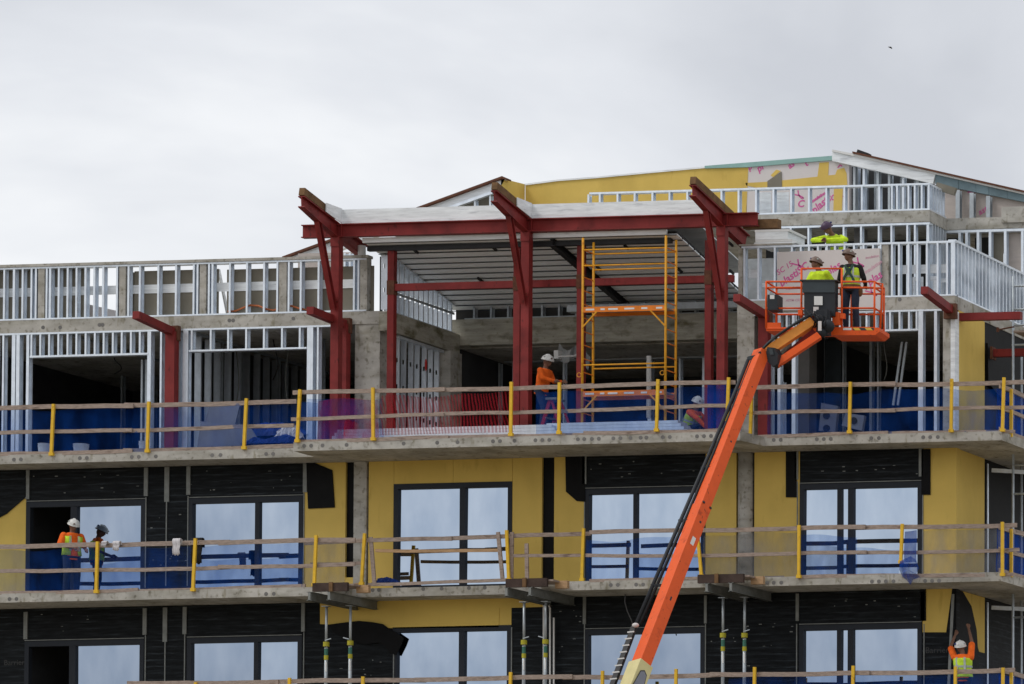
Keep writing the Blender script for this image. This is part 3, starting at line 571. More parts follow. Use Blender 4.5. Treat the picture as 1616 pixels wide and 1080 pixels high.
# wall under the upper slab
ub = frame_wall('upper_storey_frame', [(PX(1180, 360, YS), xu1, YS+.01, zu0-.06, .05)], 'steel stud openings of the set-back storey behind the terrace')
for px in (1246, 1274, 1302, 1329.5, 1357, 1385, 1405, 1430, 1442, 1462): stud(ub, PX(px, 375, YS), YS+.01, RF, zu0-.06, sx=1.4 if px in (1462,) else 1)
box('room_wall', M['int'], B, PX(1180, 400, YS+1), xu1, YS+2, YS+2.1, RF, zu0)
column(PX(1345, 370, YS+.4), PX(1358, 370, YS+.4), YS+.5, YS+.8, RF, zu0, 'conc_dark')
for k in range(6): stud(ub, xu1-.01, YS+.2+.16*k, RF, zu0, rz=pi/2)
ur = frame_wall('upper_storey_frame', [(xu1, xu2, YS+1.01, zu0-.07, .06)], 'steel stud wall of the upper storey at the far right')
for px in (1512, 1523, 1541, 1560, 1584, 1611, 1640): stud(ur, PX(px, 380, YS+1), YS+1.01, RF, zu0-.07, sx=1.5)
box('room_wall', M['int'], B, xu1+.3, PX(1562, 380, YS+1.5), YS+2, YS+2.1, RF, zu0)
box('sheathing_board', M['gyp'], ur, PX(1564, 380, YS+1.2), PX(1583, 380, YS+1.2), YS+1.2, YS+1.22, RF, zu0-.08, label='tan board between studs'); box('sheathing_board', M['foam_d'], ur, PX(1588, 380, YS+1.2), PX(1700, 380, YS+1.2), YS+1.2, YS+1.22, RF, zu0-.08)
# penthouse walls
YP = 7.0
MB().pprism([(829, 291), (880, 285), (940, 280.5), (1030, 272), (1110, 265), (1178, 262), (1178, 345), (829, 360)], YP, .15).build('gable_wall', M['yellow'], B, label='yellow sheathed wall of the penthouse above the canopy')
MB().prismx([(YP-1.0, PZ(797, 283, YP-1.0)), (YP-.002, PZ(829, 291, YP)), (YP-.002, RF), (YP-1.0, RF)], PX(829, 320, YP)-.1, PX(829, 320, YP)-.01).build('gable_wall', M['yellow'], B)
MB().pprism([(826, 290.5), (880, 283.5), (940, 279), (1030, 270.5), (1112, 263), (1112, 265.5), (1030, 273), (940, 281.5), (880, 286), (830, 292.5)], YP-.03, .02).build('roof_edge_strip', M['foil'], B)
MB().pprism([(1112, 262), (1313, 246), (1313, 253), (1250, 258), (1180, 264), (1112, 266)], YP-.04, .03).build('roof_edge_strip', M['teal'], B, label='teal sheet along the penthouse roof edge')
gw = MB().pprism([(1178.5, 262), (1313, 251), (1340, 257), (1340, 345), (1178.5, 345)], YP, .15).build('gable_wall', M['foam'], B, label='foam board wall with pink print and yellow patches below the teal edge')
for pp in ([(1178.5, 262), (1181, 262), (1177, 345), (1173, 345)], [(1176, 289), (1212, 287), (1212, 297), (1195, 297), (1178, 293)], [(1216, 277), (1225, 268), (1232, 270), (1220, 280)], [(1233, 285), (1290, 279), (1293, 257), (1308, 256), (1307, 277), (1318, 276), (1321, 268), (1332, 265), (1336, 274), (1337, 293), (1233, 297)], [(1316, 298), (1330, 297), (1328, 340), (1315, 340)]):
    MB().pprism(pp, YP-.008, .008).build('yellow_patch', M['yellow'], gw)
MB().pprism([(1211, 286), (1233, 271), (1234, 297), (1211, 298)], YP-.02, .015).build('grey_patch', M['gyp'], gw)
Yg = YP-.004
for txt, px, py, s_, a_ in (('plasti', 1285, 338, .25, 40), ('SC', 1306, 319, .19, 15), ('insulation', 1282, 320, .1, 32), ('p', 1182, 269, .2, 30), ('pl', 1197, 272, .22, 32), ('as', 1246, 267, .2, 35), ('t', 1272, 263, .2, 30), ('C', 1258, 327, .24, 0), ('r', 1321, 264, .2, -30)):
    pr_text(txt, px, py, s_, 'pink', radians(a_), Y=Yg, parent=gw, bold=.006)
ribbon(1260, 308, .13, gw, Yg); ribbon(1332, 310, .08, gw, Yg)
for a, b_ in ((1193, 1217), (1222, 1245)): box('leaning_sheet', M['foil'], uf, PX(a, 320, YS+.3), PX(b_, 320, YS+.3), YS+.3, YS+.32, zu1, PZ(a, 304, YS+.3))
# right gable: silver fascia, studs, roof edge
MB().pprism([(1313, 236), (1477, 272), (1472, 290), (1313, 254)], YP-.12, .12).build('fascia_board', M['foil'], B, label='silver fascia sloping down over the right gable')
for k, (a, b_) in enumerate(((1476, 1512), (1512.3, 1540), (1540.3, 1560), (1560.3, 1590), (1590.3, 1700))):
    f0 = lambda x: 272.5+(x-1476)*.205; f1 = lambda x: 290+(x-1472)*.2
    MB().pprism([(a, f0(a)+1), (b_, f0(b_)+1), (b_, f1(b_)), (a, f1(a))], YP-.10+(.01 if k % 2 else 0), .1).build('fascia_board', M['teal_d'], B)
MB().pprism([(1345, 239), (1700, 320), (1700, 323), (1345, 242)], YP-.2, .5).build('roof_edge_strip', M['rust'], B)
MB().pprism([(1313, 236), (1345, 242.2), (1700, 323.2), (1700, 326), (1480, 276), (1313, 239)], YP-.16, .4).build('roof_edge_strip', M['white'], B)
MB().beam(P(1355, 240, YP), P(1372, 246, YP), .2, .09).build('roofing_roll_end', M['blackiron'], B)
gs = MB().pprism([(1340, 337), (1470, 333), (1470, 335), (1340, 339)], YP, .1).build('gable_frame', M['galv'], B, label='open steel studs under the silver fascia')
for i, px in enumerate((1341, 1347, 1354, 1362, 1370, 1384, 1393, 1402, 1411, 1424, 1433, 1447, 1457, 1466)):
    zt_ = PZ(px, 254+(px-1313)*.222, YP)+.02; stud(gs, PX(px, 300, YP+.05), YP+(.02 if i % 2 else .4), RF+2, zt_, me=ST if i % 3 == 0 else STD, sx=1.3)
MB().pprism([(1342, 262), (1474, 291), (1474, 360), (1342, 360)], YP+1.0, .1).build('room_wall', M['int'], B)
fp = MB().pprism([(1472, 292), (1520, 299), (1580, 312), (1700, 333), (1700, 350), (1472, 352)], YP+.02, .08).build('gable_wall', M['foam_d'], B, label='weathered foam board wall under the blue-grey fascia')
for px in (1508, 1530, 1556): stud(gs, PX(px, 320, YP-.2), YP-.2, PZ(px, 345, YP-.2), PZ(px, 300+(px-1508)*.2, YP-.2), me=STD, sx=2.4)
pr_text('T', 1524, 318, .35, 'pink', 0, Y=YP+.01, parent=fp); pr_text('asti', 1546, 340, .2, 'pink', radians(30), Y=YP+.01, parent=fp)
MB().beam(P(1478, 294, YS+.8), P(1508, 303, YS+.8), .1, .18).build('loose_beam', M['gyp'], B)
# left gable
YG = 6.0
MB().pprism([(445, 406), (792, 279.5), (797, 283), (786, 302), (709, 330), (560, 386), (500, 408)], YG, .12).build('fascia_board', M['foil'], B, label='silver fascia rising to the left gable peak')
MB().pprism([(445, 405), (792, 278), (799, 281), (798, 283.5), (792, 281.5), (445, 408.5)], YG-.1, .25).build('roof_edge_strip', M['rust'], B)
MB().pprism([(709, 331), (786, 303), (797, 303), (828, 345), (640, 350)], YG+.2, .02).build('gable_wall', M['gyp'], B)
gl = MB().beam(P(690, 336, YG), P(790, 300, YG), .1, .07).build('gable_frame', M['galv'], B, label='studs under the fascia of the left gable')
for px in (748, 772): stud(gl, PX(px, 320, YG), YG, PZ(px, 340, YG), PZ(px, 316-(px-748)*.33, YG))
box('terrace_wall', M['foam_d'], B, PX(470, 440, 4), PX(562, 440, 4), 4, 4.1, RF, PZ(560, 398, 4))
for px in (560, 552): stud(gl, PX(px-8, 440, 3.9), 3.85, RF, PZ(550, 400, 3.9))

# ------------------------------------------------------------------ steel canopy over the recess
K = thing('steel_canopy', 'red steel canopy with galvanised deck roof over the recessed terrace', 'canopy')
zf1, zf0 = PZ(836, 346, -.6), PZ(836, 366.5, -.6); zc = (zf0+zf1)/2
MB().ibeam((PX(478, 367, -.6), -.6, zc), (PX(1196, 345, -.6), -.6, zc), .16, zf1-zf0, .022).build('front_beam', M['red'], K)
CXs = [PX(531, 520, -.6), PX(831, 500, -.6), PX(1140, 480, -.6)]
SL = .218       # roof slope
ztip = PZ(478, 298, -2.1)-.17; ytip = -2.1
zo = lambda y: ztip-SL*(y-ytip)
for i, cx_ in enumerate(CXs):
    MB().box(cx_-.092, cx_+.092, -.69, -.51, L2, zf0-.001).build('column', M['red'], K)
    MB().box(cx_-.09, cx_+.09, -.725, -.702, PZ(835, 468, -.7), PZ(835, 462, -.7)).build('splice_plate', M['red'], K)
    for sx in (-1, 1):
        MB().box(cx_+sx*.13-.012, cx_+sx*.13+.012, -.66, -.54, zf0+.02, zf1-.025).build('stiffener', M['red'], K)
        gp_ = MB(); gp_.tube([(cx_+sx*.05, -.732, PZ(835, 466, -.7)-.03), (cx_+sx*.05, -.72, PZ(835, 466, -.7)-.03)], .014, 6); gp_.tube([(cx_+sx*.05, -.732, PZ(835, 466, -.7)+.03), (cx_+sx*.05, -.72, PZ(835, 466, -.7)+.03)], .014, 6); gp_.build('bolt', M['rust'], K, kind='stuff')
    MB().box(cx_-.13, cx_+.13, -.74, -.46, L2, L2+.025).build('base_plate', M['rust'], K)
    MB().box(cx_-.101, cx_+.101, -.705, -.701, zf0-.22, zf0-.02).build('cap_plate', M['red'], K)
    # outrigger: plate web with flanges, deeper towards the column, clipped at both ends
    web = [(ytip, zo(ytip)), (.62, zo(.62)), (.50, zo(.5)-.31), (-.6, zo(-.6)-.31), (-1.5, zo(-1.5)-.27), (ytip+.02, zo(ytip)-.22)]
    o = MB().prismx(web, cx_-.012, cx_+.012).build('outrigger', M['red'], K)
    MB().beam((cx_, ytip, zo(ytip)), (cx_, .64, zo(.64)), .15, .025).build('top_flange', M['red'], o)
    for (ya, za), (yb, zb_) in zip(web[2:], web[3:]): pass
    MB().beam((cx_, .5, zo(.5)-.32), (cx_, -.6, zo(-.6)-.32), .15, .025).beam((cx_, -.6, zo(-.6)-.32), (cx_, -1.5, zo(-1.5)-.28), .15, .025).beam((cx_, -1.5, zo(-1.5)-.28), (cx_, ytip, zo(ytip)-.23), .15, .025).build('bottom_flange', M['red'], o)
    # raking strut from the column up to the outrigger
    MB().ibeam((cx_, -.72, PZ(835, 480, -.7)), (cx_, -1.42, zo(-1.42)-.27), .11, .13, .02).build('strut', M['red'], K)
    ln = (1.3, 1.3, 2.15)[i]
    MB().beam((cx_+.01, ytip, zo(ytip)+.11), (cx_+.01, ytip+ln, zo(ytip+ln)+.11), .13, .17).build('timber_nailer', M['brownwood'], K)
# thin rear columns with beam
YT = -.18
for px in (618, 817, 917, 1119):
    x = PX(px, 560, YT); z1 = zroof(YT)-.06
    MB().box(x-.075, x+.075, YT-.07, YT+.07, L2, z1).build('thin_column', M['red'], K)
    zj = PZ(px, 455-(px-618)*.032, YT); MB().box(x-.083, x+.083, YT-.082, YT+.082, zj-.16, zj+.16).build('joint_collar', M['rust'], K)
zt2 = PZ(880, 447, YT); MB().box(PX(620, 455, YT), PX(1158, 438, YT), YT-.05, YT+.05, zt2-.085, zt2+.075).build('tie_beam', M['red'], K)
# roof deck: planks run along X, gaps between them
x0, x1 = PX(566, 383, -.6)+.05, PX(1165, 470, YB)+.2
npl = 13; ya = -.42; yb = YB+.25; dy = (yb-ya)/npl
def sheet(mb, x0, x1, ya, yb, t, zf=zroof, dz=0):
    mb.add([(x, y, zf(y)+dz+tt) for tt in (0, t) for y in (ya, yb) for x in (x0, x1)], [(0, 2, 3, 1), (4, 5, 7, 6), (0, 1, 5, 4), (2, 6, 7, 3), (0, 4, 6, 2), (1, 3, 7, 5)])
dm = None
for k in range(npl):
    mb = MB(); sheet(mb, x0, x1, ya+dy*k+.028, ya+dy*(k+1)-.028, .03); mb.build('deck_plank', M['deck_metal'], K)
for k in range(npl+1): MB().beam((x0, ya+dy*k, zroof(ya+dy*k)-.012), (x1, ya+dy*k, zroof(ya+dy*k)-.012), .018, .018).build('deck_rib', M['slate'], K)
mb = MB(); sheet(mb, x0, x1, ya, yb, .03, dz=.05); mb.build('deck_backing', M['blackiron'], K)
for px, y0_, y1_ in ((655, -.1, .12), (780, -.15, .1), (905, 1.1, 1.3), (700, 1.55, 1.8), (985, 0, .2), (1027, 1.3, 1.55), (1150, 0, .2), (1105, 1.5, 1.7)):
    x = PX(px, 420, 0); MB().beam((x, y0_, zroof(y0_)-.03), (x, y1_, zroof(y1_)-.03), .04, .05).build('hanger_clip', M['blackiron'], K)  # black bars standing in for the short slanting shadows of the purlins
xd = PX(868, 375, -.5); MB().ibeam((xd, -.4, zroof(-.4)-.1), (xd, YB+.1, zroof(YB)-.1), .12, .17).build('cross_beam', M['blackiron'], K)
zs_ = PZ(836, 373, -.45)
MB().box(x0-.02, x1-.2, -.5, -.44, zs_-.055, zs_+.055).build('silver_purlin', M['foil'], K)
MB().box(x0-.02, x1-.2, -.30, -.18, zroof(-.3)-.13, zroof(-.3)-.02).build('dark_purlin', M['blackiron'], K)
# silver fascia panels between the outriggers
fa = [(CXs[0]+.1, CXs[1]-.28), (CXs[1]+.1, CXs[2]-.28)]
for a, b_ in fa:
    MB().box(a, b_, -.57, -.50, zf1+.005, zf1+.34).build('fascia_panel', M['foil'], K)
for cx_ in CXs[:2]:
    z0 = zf1+.03; MB().prismx([(-.58, zf1+.02), (-.58, zf1+.36), (-1.25, zo(-1.25)+.21), (-1.25, zo(-1.25)+.01)], cx_+.085, cx_+.105).build('fascia_panel', M['foil'], K)
mb = MB(); sheet(mb, x0, x1, -.49, yb, .03, zf=lambda y: zf1+.30-SL*(y+.49)); mb.build('roof_sheet', M['foil'], K)
box('timber_block', M['brownwood'], K, PX(1172, 352, -.5), PX(1227, 352, -.5), -.49, -.3, PZ(1200, 360, -.5), PZ(1200, 346, -.5))
# studs between roof and the rear beam
rb = MB().box(XC0+.35, XC1, YB+.02, YB+.1, zb1+.001, zb1+.03).build('rear_infill_frame', M['galv_dull'], K)
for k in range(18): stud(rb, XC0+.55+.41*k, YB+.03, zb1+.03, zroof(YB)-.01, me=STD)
MB().box(XC0+.02, XC1+.3, YB+.25, YB+.28, zb1+.04, zroof(YB)+.1).build('rear_panel', M['greyprint'], K)
MB().box(PX(1168, 430, 1.2), PX(1300, 430, 1.2), 1.2, 1.24, RF+.02, PT-.05).build('side_panel', M['galv_dull'], K)
MB().box(XC0+3, XC1-.3, YB-.35, YB-.1, zb1+.05, zb1+.2).build('loose_sheet', M['galv_dull'], K)
# torn plastic and stack of board on the roof slab behind the front beam's right end
bs = MB()
o = thing('board_stack', 'pale stack of wrapped boards on the roof slab left of the leaning worker', 'stack')
x_ = PX(1192, 372, .5)
for k, (a, b_, ya_, yb_) in enumerate(((1191, 1246, 362, 366), (1192, 1243, 366, 378), (1192, 1250, 378, 382), (1190, 1257, 382, 385))):
    box('board', M['foil' if k % 2 else 'white'], o, PX(a, 372, .5), PX(b_, 372, .5), .5, 1.4, PZ(1220, yb_, .5), PZ(1220, ya_, .5)-.004)

# ------------------------------------------------------------------ red brackets projecting from the facade
def bracket(tip, root, label, post=None, Yt=-1.55, Yr=-.12):
    r = P(root[0], root[1], Yr); t_ = P(tip[0], tip[1], Yt)
    o = thing('steel_bracket', label, 'bracket', (r.x, Yr, L2 if post else r.z), group='red steel brackets standing off the facade'); L = Vector(o.location)
    t_.x = r.x
    MB().beam(t_-L, r+Vector((0, 0, 0))-L, .16, .17).build('arm', M['red'], o)
    MB().box(-.14, .14, -.02, .1, r.z-L.z-.2, r.z-L.z+.14).build('base_plate', M['rust'], o)
    if post: MB().box(-.11, .11, -.1, .08, 0, r.z-L.z-.0).build('post', M['red'], o)
bracket((222, 497), (272, 524), 'red bracket arm with post between the two left openings', True)
bracket((494, 490), (543, 512), 'red bracket arm with post behind the first canopy column', True)
bracket((1163, 470), (1207, 498), 'red bracket arm with post left of the lift platform', True)
bracket((1462, 458), (1499, 489), 'red bracket arm over the concrete corner column', False)
for (a, b_, y, Y, lab) in ((1515, 1612, 501, .3, 'red beam sticking out from the side wall near the corner'), (1569, 1640, 558, 1.9, 'short red beam on the side wall under the black membrane')):
    p_ = P(a, y, Y); q = P(b_, y, Y); o = thing('steel_bracket', lab, 'bracket', (p_.x, Y, p_.z), group='red steel brackets standing off the facade')
    MB().beam((0, 0, 0), (q.x-p_.x, 0, 0), .14, .17).build('arm', M['red'], o); MB().box(-.05, 0, -.12, .12, -.14, .14).build('base_plate', M['rust'], o)

# ------------------------------------------------------------------ guard rails
def plank(parent, x0, x1, Y, z, h=.095, t=.04, mt='wood', dz0=0, dz1=0, name='rail_board', alongY=False):
    n = max(2, int((x1-x0)/.6)); mb = MB(); ph = random.random()*6; prev = None; vs = []
    for i in range(n+1):
        f_ = i/n; x = x0+(x1-x0)*f_; w = .012*sin(ph+x*1.3)+.006*sin(x*4.1+ph); zz = z+dz0+(dz1-dz0)*f_+w; yy = Y+.008*sin(x*2+ph)
        vs += [(x, yy, zz), (x, yy+t, zz), (x, yy+t, zz+h), (x, yy, zz+h)] if not alongY else [(yy, x, zz), (yy+t, x, zz), (yy+t, x, zz+h), (yy, x, zz+h)]
    fs = [(0, 1, 2, 3), (4*n+3, 4*n+2, 4*n+1, 4*n)]
    for i in range(n):
        for j in range(4): fs.append((4*i+j, 4*i+(j+1) % 4, 4*i+4+(j+1) % 4, 4*i+4+j)[::-1])
    if alongY: fs = [f_[::-1] for f_ in fs]
    return mb.add(vs, fs).build(name, M[mt], parent)
def gpost(parent, top, bot, Y, h=None):
    """square yellow post clamped to the slab edge, with its foot plate"""
    a = P(top[0], top[1], Y); b_ = P(bot[0], bot[1], Y); o = MB().beam(a, b_, .062, .05, (0, 1, 0)).build('post', M['ypost'], parent)
    MB().box(b_.x-.05, b_.x+.05, Y-.03, Y+.04, b_.z-.02, b_.z+.05).build('clamp', M['ypost'], o); return o
def rail(label, Y, posts, boards, loc=None, toe=True, zdeck=L2):
    """boards: (px0, px1, photo y at px0 of the TOP edge, height, material)"""
    g_ = thing('guard_rail', label, 'guard rail', group='timber and steel guard rails on the balconies')
    for top, bot in posts: gpost(g_, top, bot, Y-.05)
    for (a, b_, ya_, yb_, h, mt, nm) in boards:
        p0 = P(a, ya_, Y); p1 = P(b_, yb_, Y); n = max(1, round((p1.x-p0.x)/3.6)); cuts = [p0.x+(p1.x-p0.x)*i/n for i in range(n+1)]
        for i in range(n):
            dz = random.uniform(-.012, .012); fa_ = i/n; fb_ = (i+1)/n
            za = p0.z+(p1.z-p0.z)*fa_; zb_ = p0.z+(p1.z-p0.z)*fb_
            plank(g_, cuts[i]-(.12 if i else 0), cuts[i+1]+(.12 if i < n-1 else 0), Y+(.0 if i % 2 else -.042)+.04, za-h+dz, h, .038, mt, 0, zb_-za, nm)
    return g_
R_, T_ = 'rail_board', 'toe_board'
rail('guard rail along the upper balcony, left stretch with white buckets behind', -.9,
     [((-14, 641), (-16, 722)), ((84.5, 638), (81, 718)), ((235, 634), (232.5, 713)), ((389, 629), (385, 708))],
     [(-60, 466, 642, 630, .1, 'wood', R_), (-60, 462, 683, 668, .085, 'wood', R_), (-60, 462, 716, 701, .09, 'wood', T_)])
rail('guard rail on the projecting upper balcony below the canopy, in front of the red net', -1.75,
     [((473.5, 615), (469, 697)), ((588.5, 612), (589, 694)), ((807, 603), (806, 687)), ((883, 604), (882, 684)), ((1038.5, 599), (1036, 680)), ((1150, 596), (1147, 677))],
     [(462, 1160, 618, 599, .092, 'wood', R_), (459, 1160, 657.5, 638, .08, 'wood', R_), (470, 1160, 694, 676, .085, 'wood', T_)])
gx = rail('guard rail along the upper balcony right of the boom', -.9,
     [((1186, 628), (1184, 690)), ((1342, 603), (1340.5, 683)), ((1502, 598), (1501, 681)), ((1584.5, 596), (1582, 680))],
     [(1170, 1640, 608, 598, .095, 'wood', R_), (1170, 1640, 650, 639, .08, 'wood', R_), (1186, 1600, 686, 676, .075, 'wood', T_)])
rail('guard rail along the middle balcony, left stretch behind the white towel', -1.2,
     [((154, 855), (152, 935)), ((308.5, 850), (304.5, 932)), ((499, 845), (496, 924))],
     [(-60, 560, 859.5, 848, .1, 'wood', R_), (-60, 560, 900, 888, .085, 'wood', R_), (-60, 480, 936, 922, .08, 'wood', T_)])
gm_ = rail('guard rail of the middle balcony between two shored platforms', -.95,
     [((575.5, 842), (570.5, 922)), ((799.5, 837), (803, 916)), ((921, 834), (918.5, 916))],
     [(480, 930, 853, 840, .09, 'wood', R_), (592, 787, 866, 866, .07, 'wood2', R_), (490, 572, 888, 885, .07, 'wood', R_), (800, 925, 876, 874, .07, 'wood', R_), (580, 800, 919, 913, .07, 'wood', T_)])
for top, bot in (((585, 848), (591, 922)), ((786, 840), (793, 913)), ((808, 840), (807, 915)), ((831, 858), (832, 925)), ((438, 0), (436, 0))):
    if top[1]: MB().beam(P(top[0], top[1], -.93), P(bot[0], bot[1], -.93), .08, .04, (0, 1, 0)).build('timber_upright', M['wood'], gm_)
rail('guard rail along the middle balcony, right stretch from the boom to the corner', -1.2,
     [((1100, 834), (1107, 910)), ((1261, 829), (1260.5, 911)), ((1424, 827), (1421.5, 888)), ((1582, 824), (1582, 908))],
     [(930, 1112, 836, 834, .09, 'wood', R_), (1112, 1603, 834, 825, .095, 'wood', R_), (925, 1112, 875, 874, .075, 'wood', R_), (1112, 1607, 874, 866, .08, 'wood', R_), (930, 1170, 913, 910, .07, 'wood', T_), (1262, 1600, 907, 903, .08, 'wood', T_)])
rail('guard rail of the lowest balcony in view', -1.2,
     [((309, 1077), (307, 1160)), ((457, 1070), (455, 1150)), ((573, 1068), (571, 1150)), ((806, 1061), (804, 1145)), ((951, 1059), (950, 1140)), ((1067, 1056), (1066, 1138)), ((1191, 1053), (1190, 1136)), ((1346.5, 1051), (1345, 1134)), ((1508, 1052), (1507, 1130)), ((1583, 1054), (1582, 1132))],
     [(200, 1600, 1075.5, 1054, .1, 'wood', R_), (200, 1600, 1118, 1095, .08, 'wood', R_)])
# rails round the corner
for zd, lab, Y0_, xx in ((L2, 'guard rail running back round the corner of the upper balcony', -.8, xr), (L1, 'guard rail running back round the corner of the middle balcony', -1.1, PX(1581, 908, -1.2)), (L0, 'guard rail running back round the corner of the lowest balcony', -1.1, PX(1581, 1070, -1.2))):
    g_ = thing('guard_rail', lab, 'guard rail', group='timber and steel guard rails on the balconies')
    for y in (Y0_+.45, Y0_+2.4): MB().box(xx-.03, xx+.03, y-.03, y+.03, zd-.05, zd+1.02).build('post', M['ypost'], g_)
    for z, h in ((zd+.95, .1), (zd+.48, .085), (zd+.01, .085)): plank(g_, Y0_-.1, 5, xx-.07, z, h, .038, 'wood', alongY=True, name=R_)

# ------------------------------------------------------------------ debris nets hanging from the rails
def net(label, Y, x0, x1, z0, z1, mt='bluenet', amp=.045, name='debris_net', alongY=False, topwave=.035, group='netting hung inside the guard rails'):
    nx = max(6, int((x1-x0)*6)); nz_ = 7; vs = []; ph = random.random()*9
    for j in range(nz_+1):
        for i in range(nx+1):
            x = x0+(x1-x0)*i/nx; f_ = j/nz_
            yy = Y+amp*(sin(x*3.1+ph)+.6*sin(x*7.3+ph*2+f_*2)+.4*sin(f_*5+x*1.7))*(1-.5*f_); z = z0+(z1-z0)*f_+(topwave*(sin(x*1.9+ph)+.6*sin(x*4.7)) if j == nz_ else 0)
            vs.append((x, yy, z) if not alongY else (yy, x, z))
    fs = [(j*(nx+1)+i, j*(nx+1)+i+1, (j+1)*(nx+1)+i+1, (j+1)*(nx+1)+i) for j in range(nz_) for i in range(nx)]
    o = MB().add(vs, fs).build(name, M[mt], smooth=True); o['label'] = label; o['category'] = 'net'; o['group'] = group; return o
net('blue debris net on the upper balcony in front of the left openings', -.82, XL, xa+.05, L2, L2+1.03)
net('blue net bunched by the step in the upper balcony', -1.64, PX(485, 650, -1.65), PX(603, 650, -1.65), L2+.02, L2+.97, amp=.05)
net('magenta doubled net by the first canopy column', -1.60, PX(500, 650, -1.6), PX(598, 650, -1.6), L2+.06, L2+.93, 'pinknet', amp=.05, name='safety_net')
net('red safety net hung below the canopy between two rail posts', -1.66, PX(600, 650, -1.66), PX(812, 645, -1.66), L2+.12, L2+.99, 'rednet', amp=.02, name='safety_net')
net('blue debris net in front of the yellow scaffold tower', -1.66, PX(845, 650, -1.66), xb, L2+.02, L2+.98)
net('deep blue folded net beside the last canopy column', -1.62, PX(1117, 640, -1.62), PX(1150, 640, -1.62), L2+.1, L2+1.1, 'bluenet2', amp=.05)
net('blue debris net on the upper balcony right of the boom', -.82, xb+.2, xr, L2, L2+.97)
net('blue debris net on the side of the upper balcony', xr-.1, -.85, 5, L2, L2+.95, 'bluenet2', alongY=True)
net('blue debris net on the middle balcony behind the towel', -1.1, XL, PX(480, 890, -1.1), L1, L1+1.0)
net('pale net over the yellow wall left of the concrete column', -1.05, PX(480, 890, -1.05), PX(545, 890, -1.05), L1, L1+1.0, 'palenet')
net('blue debris net on the middle balcony left of the boom', -1.1, PX(925, 870, -1.1), PX(1110, 870, -1.1), L1, L1+.93)
net('pale worn net on the middle balcony right of the boom', -1.1, PX(1110, 870, -1.1), PX(1262, 870, -1.1), L1, L1+.98, 'palenet')
net('blue debris net in front of the right window of the middle storey', -1.1, PX(1262, 870, -1.1), PX(1352, 870, -1.1), L1, L1+.9)
net('pale worn net in front of the yellow corner wall', -1.1, PX(1455, 870, -1.1), PX(1582, 870, -1.1), L1, L1+.95, 'palenet')
net('blue debris net on the side of the middle balcony', PX(1581, 908, -1.2)-.1, -1.15, 5, L1, L1+.95, 'bluenet2', alongY=True)
net('blue debris net at the right end of the lowest balcony', -1.1, PX(1150, 1070, -1.1), PX(1581, 1070, -1.1), L0, L0+1.0)
net('blue debris net on the side of the lowest balcony', PX(1581, 1070, -1.2)-.1, -1.15, 5, L0, L0+.95, 'bluenet2', alongY=True)
cl = [(1420, 886), (1428, 882), (1437, 878), (1446, 884), (1450, 897), (1446, 906), (1453, 911), (1441, 915), (1437, 923), (1431, 916), (1424, 911), (1419, 899)]
cc = P(1435, 900, -1.33); mb = MB(); ring = [P(a, b_, -1.30+.03*sin(k*2.1)) for k, (a, b_) in enumerate(cl)]; inner = [cc.lerp(p_, .5)+Vector((0, -.09-.04*sin(k*3.3), .02*cos(k*2))) for k, p_ in enumerate(ring)]
n_ = len(ring); mb.add(ring+inner+[cc+Vector((0, -.05, 0))], [(i, (i+1) % n_, n_+(i+1) % n_, n_+i) for i in range(n_)]+[(n_+i, n_+(i+1) % n_, 2*n_) for i in range(n_)])
o = mb.build('net_bundle', M['bluenet2'], label='clump of blue net gathered round a post of the middle balcony', category='net')
net('twisted blue net falling from the rail to the gathered clump', -1.24, PX(1428, 860, -1.24), PX(1447, 860, -1.24), L1+.25, L1+.98, 'bluenet2', amp=.04)

# ------------------------------------------------------------------ yellow scaffold tower on the recessed terrace
YA, YC = -.98, -.48
sc = thing('scaffold_tower', 'yellow narrow rolling scaffold tower standing under the canopy', 'scaffold')
xl, xg = PX(919.5, 500, YA), PX(1050.5, 500, YA); zt_ = PZ(919, 376, YA); z0_ = L2+.12
for x, y in ((xl, YA), (xg, YA), (xl, YC), (xg, YC)):
    p_ = MB().tube([(x, y, z0_), (x, y, zt_)], .028, 8).build('upright', M['scaf'], sc, smooth=True)
    MB().tube([(x, y-.02, L2+.07), (x, y+.02, L2+.07)], .065, 12).build('caster', M['rubber'], p_)
for x in (xl, xg):
    z = z0_+.2
    while z < zt_-.05: MB().tube([(x, YA, z), (x, YC, z)], .013, 6).build('rung', M['scaf_o'], sc); z += .305
for y in (YA, YC):
    for py, mt_ in ((393, 'scaf'), (418, 'scaf'), (575, 'scaf')):
        z = PZ(985, py, YA); MB().tube([(xl, y, z), (xg, y, z)], .018, 8).build('guard_bar', M[mt_], sc, smooth=True)
for py in (487, 620):
    z = PZ(985, py, YA)
    for y in (YA, YC): MB().box(xl+.02, xg-.02, y-.02, y+.02, z-.07, z+.05).build('side_rail', M['scaf_o'], sc)
    MB().box(xl+.03, xg-.03, YA+.025, YC-.025, z+.0, z+.02).build('platform', M['wood'], sc)
    for a, b_ in ((.08, .28), (.42, .52), (.6, .82), (.97, 1.2), (1.36, 1.5), (1.7, 1.84)): MB().box(xl+a, xl+b_, YA-.024, YA-.021, z-.03, z+.01).build('paint_scrape', M['white'], sc)
    for y in (YA,):
        MB().beam((xl, y-.03, z-.42), (xl+.34, y-.03, z-.06), .02, .03).build('brace', M['scaf'], sc); MB().beam((xg, y-.03, z-.42), (xg-.34, y-.03, z-.06), .02, .03).build('brace', M['scaf'], sc)
for x in (xl, xg): MB().tube([(x+.06, YA-.03, PZ(925, 592, YA)+.04*sin(k)) if 0 else (x-.06+.05*cos(k*.8), YA-.03, PZ(925, 592, YA)+.05*sin(k*.8)) for k in range(9)], .008, 6).build('lock_ring', M['scaf'], sc)

